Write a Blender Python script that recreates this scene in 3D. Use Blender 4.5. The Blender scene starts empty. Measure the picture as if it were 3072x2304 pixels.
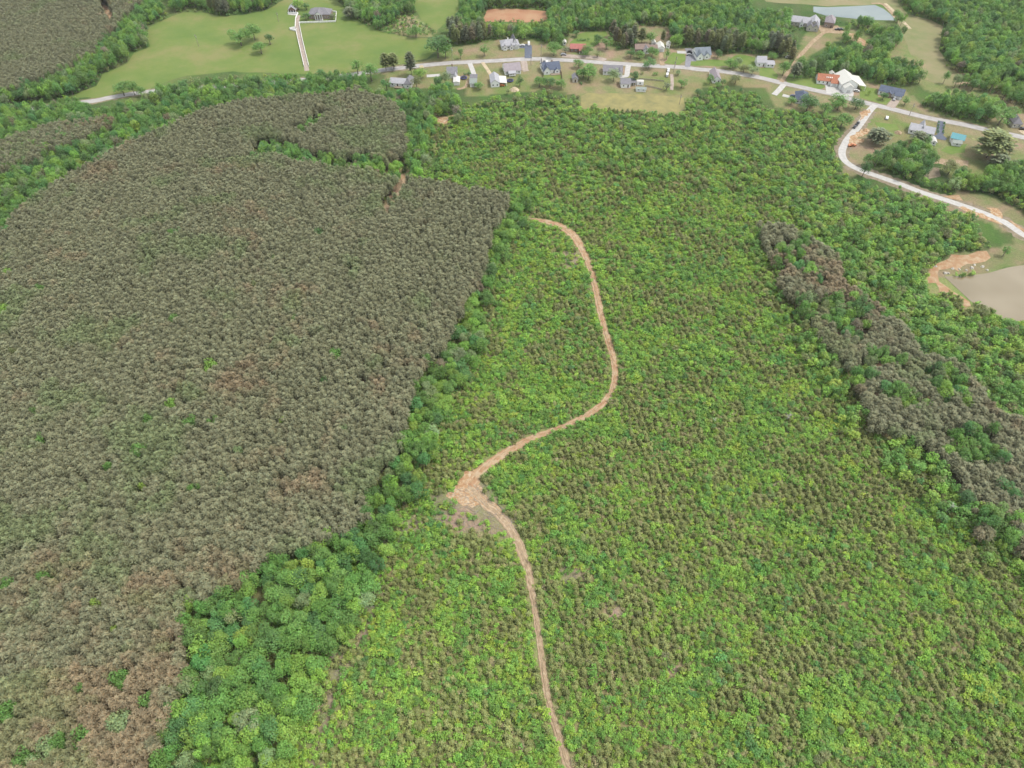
import bpy, math, random
import numpy as np
from mathutils import Vector, Matrix
from mathutils.geometry import delaunay_2d_cdt
random.seed(7)
RNG = np.random.default_rng(11)
scene = bpy.context.scene
COL = scene.collection
R = math.radians

# ------------------------------------------------------------------ camera, sky, sun, exposure
CAM_H = 260.0
PITCH = 50.0
cam_data = bpy.data.cameras.new('camera')
cam = bpy.data.objects.new('camera', cam_data)
COL.objects.link(cam)
cam.location = (0, 0, CAM_H)
cam.rotation_euler = (R(90 - PITCH), 0, 0)
cam_data.sensor_width = 36.0
cam_data.lens = 24.0
cam_data.clip_start = 1.0
cam_data.clip_end = 20000.0
scene.camera = cam

SUN_EL, SUN_AZ = 62.0, 84.0          # azimuth clockwise from +Y
world = bpy.data.worlds.new('World')
scene.world = world
world.use_nodes = True
wn = world.node_tree
bg = wn.nodes['Background']
sky = wn.nodes.new('ShaderNodeTexSky')
sky.sky_type = 'NISHITA'
sky.sun_disc = False
sky.sun_elevation = R(SUN_EL)
sky.sun_rotation = R(SUN_AZ)
sky.air_density = 1.0
sky.dust_density = 3.0
sky.ozone_density = 0.6
# thin high cloud: the blue of the clear sky is washed towards white
wash = wn.nodes.new('ShaderNodeMix'); wash.data_type = 'RGBA'; wash.inputs['Factor'].default_value = 0.62
wash.inputs['B'].default_value = (4.7, 4.7, 4.4, 1)
wn.links.new(sky.outputs[0], wash.inputs['A']); wn.links.new(wash.outputs['Result'], bg.inputs[0])
bg.inputs[1].default_value = 0.15
sd = bpy.data.lights.new('sun', 'SUN')
sd.energy = 1.5
sd.angle = R(10)
sd.color = (1.0, 0.955, 0.89)
sun = bpy.data.objects.new('sun', sd)
COL.objects.link(sun)
dv = Vector((math.sin(R(SUN_AZ)) * math.cos(R(SUN_EL)), math.cos(R(SUN_AZ)) * math.cos(R(SUN_EL)), math.sin(R(SUN_EL))))
sun.rotation_euler = dv.to_track_quat('Z', 'Y').to_euler()
sun.location = (0, 0, 300)
vs = scene.view_settings
vs.view_transform = 'Standard'
vs.look = 'None'
vs.gamma = 1
vs.use_curve_mapping = False
vs.exposure = 1.42
HAZE = 0.00004

# ------------------------------------------------------------------ terrain and projection
F = 2048.0
cp, sp = math.cos(R(90 - PITCH)), math.sin(R(90 - PITCH))
PONDS = [(290, 284, 72, -1.0), (300, 660, 90, -1.0)]      # x, y, radius, level
def terr(x, y):
    x = np.asarray(x, float); y = np.asarray(y, float)
    k = 1.0 / (1.0 + np.exp((y - 330) / 45.0)) * 0.8 + 0.2
    h = 4.5 * np.sin(x / 85 + 0.6) * np.cos(y / 95 + 0.4) + 2.2 * np.sin((x + 0.6 * y) / 47 + 1.0) + 1.3 * np.sin((x - y) / 31.0)
    h = h * k
    for (px, py, r, lv) in PONDS:
        m = np.exp(-(((x - px) ** 2 + (y - py) ** 2) / r ** 2) ** 3)
        h = h * (1 - m) + lv * m
    far = np.clip((np.hypot(x, y - 300) - 700) / 1500, 0, 1)
    return h + far * (18 * np.sin(x / 410 + 1) * np.sin(y / 530) + 6)
def unproject(px, py, h=0.0):
    """photo pixel (3072 x 2304) -> world point h metres above the terrain"""
    dx, dy = (px - 1536) / F, -(py - 1152) / F
    d = (dx, dy * cp + sp, dy * sp - cp)
    z = h
    for _ in range(7):
        t = (z - CAM_H) / d[2]
        x, y = d[0] * t, d[1] * t
        z = float(terr(x, y)) + h
    return Vector((x, y, z))
def project(x, y, z):
    zz = z - CAM_H
    cy = y * cp + zz * sp
    cz = y * sp - zz * cp          # depth along view
    return 1536 + F * x / cz, 1152 - F * cy / cz, cz
def ppm(px, py):
    p = unproject(px, py)
    return F / project(p.x, p.y, p.z)[2]
CROPS = {'v': (0, 0, 0.72005), 'f': (0, 0, 1), '1': (0, 0, 3.456), '2': (600, 0, 3.456), '3': (1140, 0, 4.424), '4': (1600, 0, 4.424),
         '5': (2060, 0, 4.424), '6': (2500, 0, 3.867), '7': (2400, 240, 3.2917), '8': (2600, 560, 4.148),
         'a': (1140, 180, 6.9125), 'b': (1440, 100, 6.9125), 'c': (1700, 140, 5.53), 'd': (2000, 60, 7.373),
         'e': (2300, 160, 4.809), 'g': (2560, 320, 4.32), 'h': (840, 0, 10.05), 'i': (2300, 40, 6.9125),
         'j': (1100, 200, 3.687), 'k': (1200, 1200, 3.16), 'l': (450, 1600, 3.16)}
def Q(k, x, y):
    ox, oy, s = CROPS[k]
    return (ox + x / s, oy + y / s)
def QL(k, pts): return [Q(k, *p) for p in pts]
def inpoly(X, Y, poly):
    ins = np.zeros(X.shape, bool)
    n = len(poly)
    for i in range(n):
        x1, y1 = poly[i]; x2, y2 = poly[(i + 1) % n]
        if y1 == y2: continue
        c = ((y1 > Y) != (y2 > Y)) & (X < (x2 - x1) * (Y - y1) / (y2 - y1) + x1)
        ins ^= c
    return ins
def vnoise(x, y, s, seed=0):
    r = np.random.default_rng(seed).random((256, 256))
    X = np.asarray(x) / s + 1000; Y = np.asarray(y) / s + 1000
    xi = np.floor(X).astype(int); yi = np.floor(Y).astype(int)
    fx = X - xi; fy = Y - yi
    fx = fx * fx * (3 - 2 * fx); fy = fy * fy * (3 - 2 * fy)
    g = lambda a, b: r[a % 256, b % 256]
    return (g(xi, yi) * (1 - fx) * (1 - fy) + g(xi + 1, yi) * fx * (1 - fy) + g(xi, yi + 1) * (1 - fx) * fy + g(xi + 1, yi + 1) * fx * fy)
def fbm(x, y, s, seed=0):
    return 0.55 * vnoise(x, y, s, seed) + 0.3 * vnoise(x, y, s / 2.3, seed + 1) + 0.15 * vnoise(x, y, s / 5.1, seed + 2)

# ------------------------------------------------------------------ materials
MATS = {}
ALB = 0.56
def principled(name):
    m = bpy.data.materials.new(name); m.use_nodes = True
    return m, m.node_tree, m.node_tree.nodes['Principled BSDF']
def noisy(name, c1, c2, scale=0.6, rough=0.9, c3=None, bump=0.0, detail=6, stretch=None, spec=0.2, metal=0.0):
    if name in MATS: return MATS[name]
    c1, c2, c3 = [None if c is None else tuple(v * ALB for v in c) for c in (c1, c2, c3)]
    m, nt, b = principled(name)
    tc = nt.nodes.new('ShaderNodeTexCoord')
    src = tc.outputs['Object']
    if stretch:
        mp = nt.nodes.new('ShaderNodeMapping'); mp.inputs['Scale'].default_value = stretch
        nt.links.new(src, mp.inputs[0]); src = mp.outputs[0]
    n = nt.nodes.new('ShaderNodeTexNoise'); n.inputs['Scale'].default_value = scale; n.inputs['Detail'].default_value = detail
    n.inputs['Roughness'].default_value = 0.65
    nt.links.new(src, n.inputs['Vector'])
    cr = nt.nodes.new('ShaderNodeValToRGB')
    cr.color_ramp.elements[0].position = 0.36; cr.color_ramp.elements[0].color = (*c1, 1)
    cr.color_ramp.elements[1].position = 0.64; cr.color_ramp.elements[1].color = (*c2, 1)
    if c3:
        e = cr.color_ramp.elements.new(0.5); e.color = (*c3, 1)
    nt.links.new(n.outputs[0], cr.inputs[0]); nt.links.new(cr.outputs[0], b.inputs['Base Color'])
    b.inputs['Roughness'].default_value = rough
    b.inputs['Specular IOR Level'].default_value = spec
    b.inputs['Metallic'].default_value = metal
    if bump:
        bp = nt.nodes.new('ShaderNodeBump'); bp.inputs['Strength'].default_value = 0.8; bp.inputs['Distance'].default_value = bump
        nt.links.new(n.outputs[0], bp.inputs['Height']); nt.links.new(bp.outputs[0], b.inputs['Normal'])
    MATS[name] = m
    return m
def tone(name, c, rough=0.8, var=0.12, scale=1.2, spec=0.2, metal=0.0):
    return noisy(name, tuple(v * (1 - var) for v in c), tuple(v * (1 + var) for v in c), scale, rough, spec=spec, metal=metal)
def leaf_material(name, trans=0.35, rough=0.55):
    m, nt, b = principled(name)
    at = nt.nodes.new('ShaderNodeAttribute'); at.attribute_type = 'INSTANCER'; at.attribute_name = 'tint'
    av = nt.nodes.new('ShaderNodeAttribute'); av.attribute_type = 'GEOMETRY'; av.attribute_name = 'shade'
    mx = nt.nodes.new('ShaderNodeVectorMath'); mx.operation = 'MULTIPLY'
    nt.links.new(at.outputs['Color'], mx.inputs[0]); nt.links.new(av.outputs['Color'], mx.inputs[1])
    nt.links.new(mx.outputs[0], b.inputs['Base Color'])
    b.inputs['Roughness'].default_value = rough
    b.inputs['Specular IOR Level'].default_value = 0.25
    tr = nt.nodes.new('ShaderNodeBsdfTranslucent'); nt.links.new(mx.outputs[0], tr.inputs[0])
    ms = nt.nodes.new('ShaderNodeMixShader'); ms.inputs[0].default_value = trans
    out = nt.nodes['Material Output']
    nt.links.new(b.outputs[0], ms.inputs[1]); nt.links.new(tr.outputs[0], ms.inputs[2]); nt.links.new(ms.outputs[0], out.inputs[0])
    return m
LEAF = leaf_material('leaf')
NEEDLE = leaf_material('needle', 0.25, 0.6)
BARK = noisy('bark', (0.13, 0.10, 0.075), (0.26, 0.22, 0.18), 3.0)
SOIL = noisy('orange_soil', (0.38, 0.21, 0.115), (0.50, 0.38, 0.25), 0.3, 0.95, c3=(0.43, 0.285, 0.165), bump=0.5)
SOIL_PALE = noisy('pale_washed_soil', (0.38, 0.21, 0.11), (0.60, 0.50, 0.36), 0.5, 0.95, c3=(0.48, 0.32, 0.18), bump=0.7)
SOIL_TAN = noisy('tan_track_soil', (0.31, 0.235, 0.15), (0.48, 0.385, 0.26), 0.6, 0.95, c3=(0.39, 0.285, 0.18), bump=0.3)
DIRT_FIELD = noisy('tilled_soil', (0.40, 0.20, 0.115), (0.46, 0.29, 0.17), 0.05, 0.95, bump=0.2)
SCRUB_SOIL = noisy('bare_scrub_soil', (0.20, 0.165, 0.11), (0.33, 0.275, 0.2), 0.5, 0.95, bump=0.3)
ASPHALT = noisy('pale_road', (0.38, 0.365, 0.355), (0.49, 0.47, 0.45), 0.25, 0.85, stretch=(1, 1, 1))
CONCRETE = noisy('concrete', (0.46, 0.45, 0.43), (0.58, 0.565, 0.535), 0.5, 0.8)
DARK_ASPHALT = noisy('dark_asphalt', (0.105, 0.125, 0.17), (0.15, 0.17, 0.22), 0.6, 0.8)
GREY_ASPHALT = noisy('grey_asphalt', (0.22, 0.22, 0.25), (0.30, 0.30, 0.33), 0.6, 0.8)
GRAVEL = noisy('tan_gravel', (0.42, 0.34, 0.22), (0.62, 0.52, 0.36), 0.5, 0.95, bump=0.1)
BRICK_DRIVE = noisy('pinkish_gravel', (0.35, 0.285, 0.24), (0.48, 0.41, 0.35), 0.6, 0.95)
MEADOW = noisy('meadow_grass', (0.13, 0.205, 0.045), (0.23, 0.235, 0.085), 0.025, 0.95, c3=(0.165, 0.225, 0.055), bump=0.1, detail=10)
HAY = noisy('dry_hay_grass', (0.22, 0.215, 0.095), (0.34, 0.30, 0.12), 0.12, 0.95, bump=0.15, detail=8)
VALLEY = noisy('valley_grass', (0.19, 0.225, 0.085), (0.30, 0.26, 0.145), 0.03, 0.95, bump=0.1)
GRASSM = noisy('green_lawn', (0.13, 0.22, 0.045), (0.2, 0.26, 0.07), 0.08, 0.95)
m, nt, b = principled('pond_water')
tc = nt.nodes.new('ShaderNodeTexCoord'); n = nt.nodes.new('ShaderNodeTexNoise'); n.inputs['Scale'].default_value = 0.03
nt.links.new(tc.outputs['Object'], n.inputs['Vector'])
cr = nt.nodes.new('ShaderNodeValToRGB'); cr.color_ramp.elements[0].position = .35; cr.color_ramp.elements[0].color = (.125, .10, .055, 1)
cr.color_ramp.elements[1].position = .6; cr.color_ramp.elements[1].color = (.16, .132, .082, 1)
nt.links.new(n.outputs[0], cr.inputs[0]); nt.links.new(cr.outputs[0], b.inputs['Base Color'])
b.inputs['Roughness'].default_value = 0.12
n2 = nt.nodes.new('ShaderNodeTexNoise'); n2.inputs['Scale'].default_value = 1.2; nt.links.new(tc.outputs['Object'], n2.inputs['Vector'])
bp = nt.nodes.new('ShaderNodeBump'); bp.inputs['Distance'].default_value = 0.03; bp.inputs['Strength'].default_value = 0.5
nt.links.new(n2.outputs[0], bp.inputs['Height']); nt.links.new(bp.outputs[0], b.inputs['Normal'])
WATER = m
SHOULDER = noisy('grassy_shoulder', (0.17, 0.165, 0.08), (0.30, 0.25, 0.17), 0.4, 0.95)
m2 = m.copy(); m2.name = 'far_pond_water'
r2 = [q for q in m2.node_tree.nodes if q.type == 'VALTORGB'][0].color_ramp
r2.elements[0].color = (.075, .10, .095, 1); r2.elements[1].color = (.10, .125, .115, 1)
FARWATER = m2

# ------------------------------------------------------------------ mesh helpers
def tag(o, label=None, category=None, group=None, kind=None):
    if label: o['label'] = label
    if category: o['category'] = category
    if group: o['group'] = group
    if kind: o['kind'] = kind
    return o
def link(name, me, parent=None):
    o = bpy.data.objects.new(name, me); COL.objects.link(o)
    if parent: o.parent = parent
    return o
def empty(name, loc, rz=0.0):
    o = link(name, None); o.location = loc; o.rotation_euler = (0, 0, rz); o.empty_display_size = 0.5
    return o
class MB:
    def __init__(s): s.v = []; s.f = []; s.m = []
    def add(s, vs, fs, mi=0):
        k = len(s.v); s.v += [tuple(v) for v in vs]; s.f += [tuple(i + k for i in f) for f in fs]; s.m += [mi] * len(fs); return s
    def box(s, x0, x1, y0, y1, z0, z1, mi=0):
        return s.add([(x0, y0, z0), (x1, y0, z0), (x1, y1, z0), (x0, y1, z0), (x0, y0, z1), (x1, y0, z1), (x1, y1, z1), (x0, y1, z1)],
                     [(0, 3, 2, 1), (4, 5, 6, 7), (0, 1, 5, 4), (1, 2, 6, 5), (2, 3, 7, 6), (3, 0, 4, 7)], mi)
    def cyl(s, p, q, r0, r1, n=8, mi=0):
        p = Vector(p); q = Vector(q); d = (q - p).normalized(); a = d.orthogonal().normalized(); c = d.cross(a)
        vs = [p + r0 * (math.cos(2 * math.pi * i / n) * a + math.sin(2 * math.pi * i / n) * c) for i in range(n)] + \
             [q + r1 * (math.cos(2 * math.pi * i / n) * a + math.sin(2 * math.pi * i / n) * c) for i in range(n)]
        fs = [(i, (i + 1) % n, n + (i + 1) % n, n + i) for i in range(n)] + [tuple(range(n - 1, -1, -1)), tuple(range(n, 2 * n))]
        return s.add(vs, fs, mi)
    def prism(s, prof, y0, y1, axis='y', mi=0):
        """prof: list of (a, z) counter-clockwise, extruded along y (a = x) or x (a = y)"""
        n = len(prof)
        f = (lambda a, z, e: (a, e, z)) if axis == 'y' else (lambda a, z, e: (e, a, z))
        vs = [f(a, z, y0) for a, z in prof] + [f(a, z, y1) for a, z in prof]
        return s.add(vs, [tuple(range(n)), tuple(range(2 * n - 1, n - 1, -1))] + [(i, n + i, n + (i + 1) % n, (i + 1) % n) for i in range(n)], mi)
    def build(s, name, mat, parent=None, smooth=False):
        me = bpy.data.meshes.new(name); me.from_pydata(s.v, [], s.f)
        for q in (mat if isinstance(mat, (list, tuple)) else [mat]): me.materials.append(q)
        if any(s.m): me.polygons.foreach_set('material_index', s.m)
        if smooth: me.polygons.foreach_set('use_smooth', [True] * len(me.polygons))
        me.update()
        return link(name, me, parent)
# occupancy raster, 1 m cells, for keeping plants off roads, houses and water
OX, OY, OW, OH = -700, -40, 1400, 960
OCC = np.zeros((OW, OH), np.float32)      # stores clearance class: 1 hard, 0.5 no tall trees
def mark(x, y, r, val=1.0):
    x0, x1 = int(x - r - OX), int(x + r - OX) + 1; y0, y1 = int(y - r - OY), int(y + r - OY) + 1
    for i in range(max(0, x0), min(OW, x1 + 1)):
        for j in range(max(0, y0), min(OH, y1 + 1)):
            if (i + OX - x) ** 2 + (j + OY - y) ** 2 <= r * r: OCC[i, j] = max(OCC[i, j], val)
def occ(x, y):
    i = np.clip(np.round(x - OX).astype(int), 0, OW - 1); j = np.clip(np.round(y - OY).astype(int), 0, OH - 1)
    return OCC[i, j]
def spline(pts, step=2.0):
    out = []
    P = [pts[0]] + pts + [pts[-1]]
    for i in range(1, len(P) - 2):
        a, b, c, d = P[i - 1], P[i], P[i + 1], P[i + 2]
        n = max(1, int((c[0:2] and (Vector(c[:2]) - Vector(b[:2])).length) / step))
        for k in range(n):
            t = k / n
            out.append([0.5 * ((2 * b[j]) + (-a[j] + c[j]) * t + (2 * a[j] - 5 * b[j] + 4 * c[j] - d[j]) * t * t + (-a[j] + 3 * b[j] - 3 * c[j] + d[j]) * t ** 3) for j in range(len(b))])
    out.append(list(P[-2]))
    return out
for m_ in (SOIL, SOIL_TAN):
    nt_ = m_.node_tree; b_ = nt_.nodes['Principled BSDF']; l_ = b_.inputs['Base Color'].links[0].from_socket
    a_ = nt_.nodes.new('ShaderNodeAttribute'); a_.attribute_name = 'wheel'
    x_ = nt_.nodes.new('ShaderNodeMix'); x_.data_type = 'RGBA'; x_.inputs['B'].default_value = (.33, .25, .17, 1)
    nt_.links.new(a_.outputs['Fac'], x_.inputs['Factor']); nt_.links.new(l_, x_.inputs['A']); nt_.links.new(x_.outputs['Result'], b_.inputs['Base Color'])
def ribbon(name, pts, width, mat, lift=0.06, jag=0.0, clear=1.5, tall=None, ruts=0.0, kind='structure', parent=None, step=2.0, nx=6):
    """pts: photo pixels (x, y[, width m]) of the centre line on the ground"""
    W = []
    for p in pts:
        q = unproject(p[0], p[1]); W.append((q.x, q.y, p[2] if len(p) > 2 else width))
    S = spline(W, step)
    vs, fs, whl = [], [], []
    for i, (x, y, w) in enumerate(S):
        a = S[max(0, i - 1)]; c = S[min(len(S) - 1, i + 1)]
        t = Vector((c[0] - a[0], c[1] - a[1])).normalized(); nn = Vector((-t.y, t.x))
        wl = w / 2 * (1 + jag * (random.random() - 0.4)); wr = w / 2 * (1 + jag * (random.random() - 0.4))
        for k in range(nx + 1):
            u = -wl + (wl + wr) * k / nx
            X, Y = x + nn.x * u, y + nn.y * u
            e = abs(2 * k / nx - 1)
            z = float(terr(X, Y)) + lift + (ruts * (random.random() - 0.5) * (1 - e) if ruts else 0) - (0.04 if e == 1 and lift > .05 else 0)
            wk = ruts and (abs(e - .5) < .13)
            whl.append((.75 if wk else 0.0) * random.uniform(.3, 1))
            if wk: z -= .12
            vs.append((X, Y, z + (ruts * .4 if ruts and e < .3 else 0)))
        mark(x, y, w / 2 + clear)
        if tall: mark(x, y, w / 2 + tall, 0.5)
    for i in range(len(S) - 1):
        for k in range(nx):
            a = i * (nx + 1) + k
            fs.append((a, a + nx + 1, a + nx + 2, a + 1))
    me = bpy.data.meshes.new(name); me.from_pydata([tuple(v) for v in vs], [], fs); me.materials.append(mat); me.update()
    if ruts: me.attributes.new('wheel', 'FLOAT', 'POINT').data.foreach_set('value', whl)
    me.flip_normals() if me.polygons and me.polygons[0].normal.z < 0 else None
    o = link(name, me, parent)
    if kind and not parent: o['kind'] = kind
    return o
def sheet(name, poly, mat, lift=0.03, step=6.0, flat=None, occv=None, edge=0.0, kind='structure', parent=None):
    """draped polygon; poly in photo pixels on the ground"""
    W = [unproject(*p) for p in poly]
    pts = []
    n = len(W)
    for i in range(n):
        a, b = W[i], W[(i + 1) % n]
        k = max(1, int((b - a).length / step))
        nn = Vector((-(b - a).y, (b - a).x)).normalized()
        for j in range(k):
            q = a.lerp(b, j / k)
            if edge: q = q + Vector((nn.x, nn.y, 0)) * (random.random() - 0.5) * edge
            pts.append((q.x, q.y))
    nb = len(pts)
    xs = [p[0] for p in pts]; ys = [p[1] for p in pts]
    gx, gy = np.meshgrid(np.arange(min(xs), max(xs), step), np.arange(min(ys), max(ys), step))
    gx = gx.ravel(); gy = gy.ravel()
    ins = inpoly(gx, gy, pts)
    allp = [Vector(p) for p in pts] + [Vector((float(a), float(b))) for a, b in zip(gx[ins], gy[ins])]
    r = delaunay_2d_cdt(allp, [(i, (i + 1) % nb) for i in range(nb)], [list(range(nb))], 1, 1e-4)
    if flat is None: vs = [(v.x, v.y, float(terr(v.x, v.y)) + lift) for v in r[0]]
    else: vs = [(v.x, v.y, flat) for v in r[0]]
    me = bpy.data.meshes.new(name); me.from_pydata(vs, [], [tuple(f) for f in r[2]]); me.materials.append(mat); me.update()
    if me.polygons and me.polygons[0].normal.z < 0: me.flip_normals()
    o = link(name, me, parent)
    if kind and not parent: o['kind'] = kind
    if occv:
        ii, jj = np.meshgrid(np.arange(OW), np.arange(OH), indexing='ij')
        mk = inpoly((ii + OX).astype(float), (jj + OY).astype(float), pts)
        OCC[mk] = np.maximum(OCC[mk], occv)
        if 'eroded' in name:
            for q in range(1, 7): OCC[:, :-q][mk[:, q:]] = np.maximum(OCC[:, :-q][mk[:, q:]], .5)
    return o

# ------------------------------------------------------------------ zones, in photo pixels
def V(*p): return QL('v', p)
PINE_MAIN = V((-200, 560), (0, 500), (60, 430), (150, 375), (250, 320), (350, 275), (430, 240), (520, 215), (640, 205), (700, 205), (770, 185), (860, 225), (885, 240), (878, 345), (868, 378), (905, 383), (1000, 400), (1100, 415),
              (1090, 455), (1060, 490), (1050, 560), (1010, 640), (985, 700), (930, 770), (880, 860), (870, 960), (830, 1010), (790, 1060), (800, 1110), (700, 1165), (620, 1190), (560, 1215), (520, 1260), (400, 1300), (380, 1340),
              (400, 1380), (390, 1420), (385, 1480), (360, 1560), (310, 1659), (280, 1850), (-200, 1850))
PINE_TOPLEFT = V((-250, -40), (320, -40), (300, 0), (262, 40), (235, 70), (190, 120), (110, 160), (0, 200), (-250, 280))
PINE_STRIP_LEFT = V((-200, 330), (0, 300), (120, 272), (240, 245), (250, 262), (140, 310), (60, 345), (0, 372), (-200, 420))
PINE_RIGHT = QL('f', ((2285, 660), (2400, 690), (2500, 750), (2555, 850), (2640, 905), (2710, 950), (2780, 1060), (2880, 1080), (2960, 1190), (3080, 1270), (3330, 1400), (3330, 1800), (3072, 1650), (2930, 1580), (2900, 1500), (2840, 1380),
                        (2760, 1330), (2640, 1290), (2580, 1200), (2545, 1080), (2440, 960), (2370, 880), (2330, 790), (2300, 720)))
PINE_GROVES = [QL('6', ((220, 800), (480, 740), (850, 800), (840, 960), (700, 1000), (300, 960))), QL('5', ((-60, 330), (560, 330), (880, 420), (700, 560), (300, 600), (-60, 620))),
               QL('3', ((1260, 285), (2100, 285), (2120, 380), (1800, 400), (1500, 440), (1250, 440))), QL('5', ((1150, 430), (1300, 410), (1480, 450), (1540, 520), (1480, 620), (1220, 600))),
               QL('3', ((900, 200), (1300, 260), (1300, 520), (930, 560))), QL('4', ((980, 230), (1400, 280), (1380, 420), (1080, 500))), QL('1', ((1880, -60), (2300, -60), (2500, 60), (2400, 180), (2120, 180), (1900, 110)))]
WEDGE = V((545, 312), (560, 298), (600, 294), (640, 302), (655, 325), (700, 322), (740, 338), (790, 330), (835, 350), (885, 325), (890, 378), (820, 374), (760, 362), (680, 352), (600, 337), (550, 335))
WEDGE2 = V((628, 278), (660, 258), (690, 235), (712, 244), (682, 264), (650, 284))
EDGE_WOOD = [V((780, 185), (850, 195), (905, 185), (930, 200), (935, 165), (985, 185), (1000, 225), (985, 245), (930, 240), (875, 250), (850, 222), (770, 192)), V((878, 240), (938, 236), (925, 300), (907, 385), (880, 345))]
DECID = [V((310, -40), (370, 30), (325, 60), (320, 105), (295, 130), (270, 150), (230, 165), (205, 190), (150, 205), (210, 225), (320, 195), (350, 165), (420, 150), (560, 140), (640, 150), (780, 150), (800, 190), (770, 190), (700, 205), (640, 205), (520, 212), (430, 238), (350, 272), (250, 318), (150, 372), (60, 428), (0, 500), (-200, 560), (-250, 215), (0, 185), (100, 155), (190, 108), (228, 58), (280, -10)),
         V((340, -40), (600, -40), (585, 8), (560, 18), (500, 32), (440, 30), (390, 28)),
         V((690, -40), (900, -40), (890, 30), (850, 70), (800, 60), (775, 30), (740, 5)),
         V((1000, -40), (1590, -40), (1640, 12), (1790, 18), (1815, 27), (1850, 25), (1880, 30), (1905, 47), (1955, 52), (1940, 95), (1890, 95), (1800, 60), (1790, 45), (1700, 45), (1730, 100), (1745, 125), (1600, 140), (1480, 118), (1440, 120), (1400, 95), (1330, 80), (1300, 60), (1250, 66), (1240, 95), (1200, 100), (1130, 95), (1000, 112), (950, 125), (930, 120), (950, 80), (985, 40)),
         V((1745, 130), (1790, 95), (1860, 90), (1905, 100), (1990, 130), (2000, 150), (1960, 160), (1965, 200), (1900, 185), (1850, 165), (1780, 165), (1700, 165), (1715, 145)),
         V((1940, -40), (2420, -40), (2420, 260), (2212, 200), (2130, 170), (2080, 165), (2050, 150), (2040, 110), (2030, 75), (1960, 45), (1935, 20)),
         V((1990, 195), (2060, 185), (2160, 200), (2190, 230), (2165, 268), (2100, 255), (2020, 250), (1985, 225)),
         V((1855, 310), (1900, 290), (2010, 300), (2022, 330), (2000, 365), (1940, 372), (1880, 355), (1850, 340)),
         V((2040, 380), (2110, 340), (2090, 310), (2140, 265), (2170, 290), (2180, 330), (2420, 330), (2420, 460), (2212, 400), (2120, 390), (2030, 400)),
         WEDGE, WEDGE2] + EDGE_WOOD
BELT = V((1110, 400), (1150, 430), (1130, 470), (1100, 500), (1080, 560), (1050, 640), (1040, 740), (1010, 800), (960, 870), (950, 950), (930, 1010), (890, 1080), (840, 1130), (830, 1230), (800, 1290), (765, 1360), (705, 1410), (668, 1500), (630, 1600), (612, 1659), (600, 1850),
         (280, 1850), (330, 1600), (375, 1500), (390, 1420), (400, 1380), (385, 1330), (400, 1300), (520, 1250), (560, 1210), (640, 1185), (760, 1110), (790, 1060), (870, 960), (870, 880), (930, 770), (985, 700), (1010, 640), (1050, 560), (1060, 490))
YOUNG = [V((875, 250), (935, 240), (1000, 210), (1060, 215), (1150, 200), (1250, 195), (1260, 235), (1480, 248), (1560, 330), (1600, 400), (1550, 420), (1450, 390), (1300, 360), (1150, 340), (1180, 380), (1140, 470), (1110, 420), (1000, 395), (905, 380), (880, 345)),
         V((1480, 210), (1560, 190), (1640, 190), (1660, 225), (1830, 240), (1800, 280), (1830, 300), (1815, 340), (1830, 370), (1900, 400), (2000, 425), (2110, 470), (2150, 520), (2170, 560), (2060, 560), (2010, 570), (2010, 620), (2070, 650), (2140, 700), (2212, 700), (2420, 760), (2420, 1250), (2212, 1180), (2160, 1050), (2130, 980), (2060, 860), (1990, 760), (1920, 690), (1850, 610), (1800, 570), (1720, 500), (1620, 470), (1580, 440), (1600, 380), (1560, 330), (1500, 300), (1440, 250)),
         V((1900, 365), (2040, 385), (2212, 395), (2420, 420), (2420, 540), (2212, 470), (2130, 440), (2080, 410), (2010, 420), (1960, 400))]
STRIP_EDGE = QL('f', ((2230, 640), (2300, 650), (2370, 880), (2440, 960), (2545, 1080), (2600, 1230), (2760, 1330), (2900, 1500), (3080, 1650), (3250, 1800), (3080, 1730), (2860, 1590), (2690, 1430), (2530, 1280), (2470, 1130), (2380, 1010), (2280, 850)))
CLEAR = V((870, 235), (1500, 235), (1700, 300), (1850, 420), (2100, 560), (2420, 760), (2420, 1900), (300, 1900), (700, 1100), (1000, 420))
MEADOW_P = QL('f', ((448, 81), (492, 58), (550, 36), (616, 38), (672, 50), (745, 42), (802, 30), (850, 0), (870, -70), (1040, -70), (1010, 0), (1040, 30), (1085, 72), (1150, 97), (1230, 113), (1296, 117), (1310, 150), (1280, 175), (1130, 208), (1080, 222),
                      (900, 222), (700, 215), (560, 228), (500, 245), (440, 270), (330, 288), (286, 294), (203, 292), (289, 258), (307, 223), (380, 190), (400, 160), (448, 140), (440, 110)))
MEADOW2_P = QL('f', ((1225, -70), (1420, -70), (1385, 20), (1355, 60), (1335, 72), (1310, 92), (1265, 60), (1240, 20)))
BRUSH_P = QL('f', ((1150, 92), (1180, 60), (1230, 40), (1262, 62), (1310, 92), (1300, 112), (1230, 110)))
DIRTFIELD_P = QL('f', ((1463, 28), (1530, 26), (1600, 29), (1640, 33), (1647, 45), (1642, 62), (1600, 66), (1440, 66), (1455, 50)))
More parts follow.
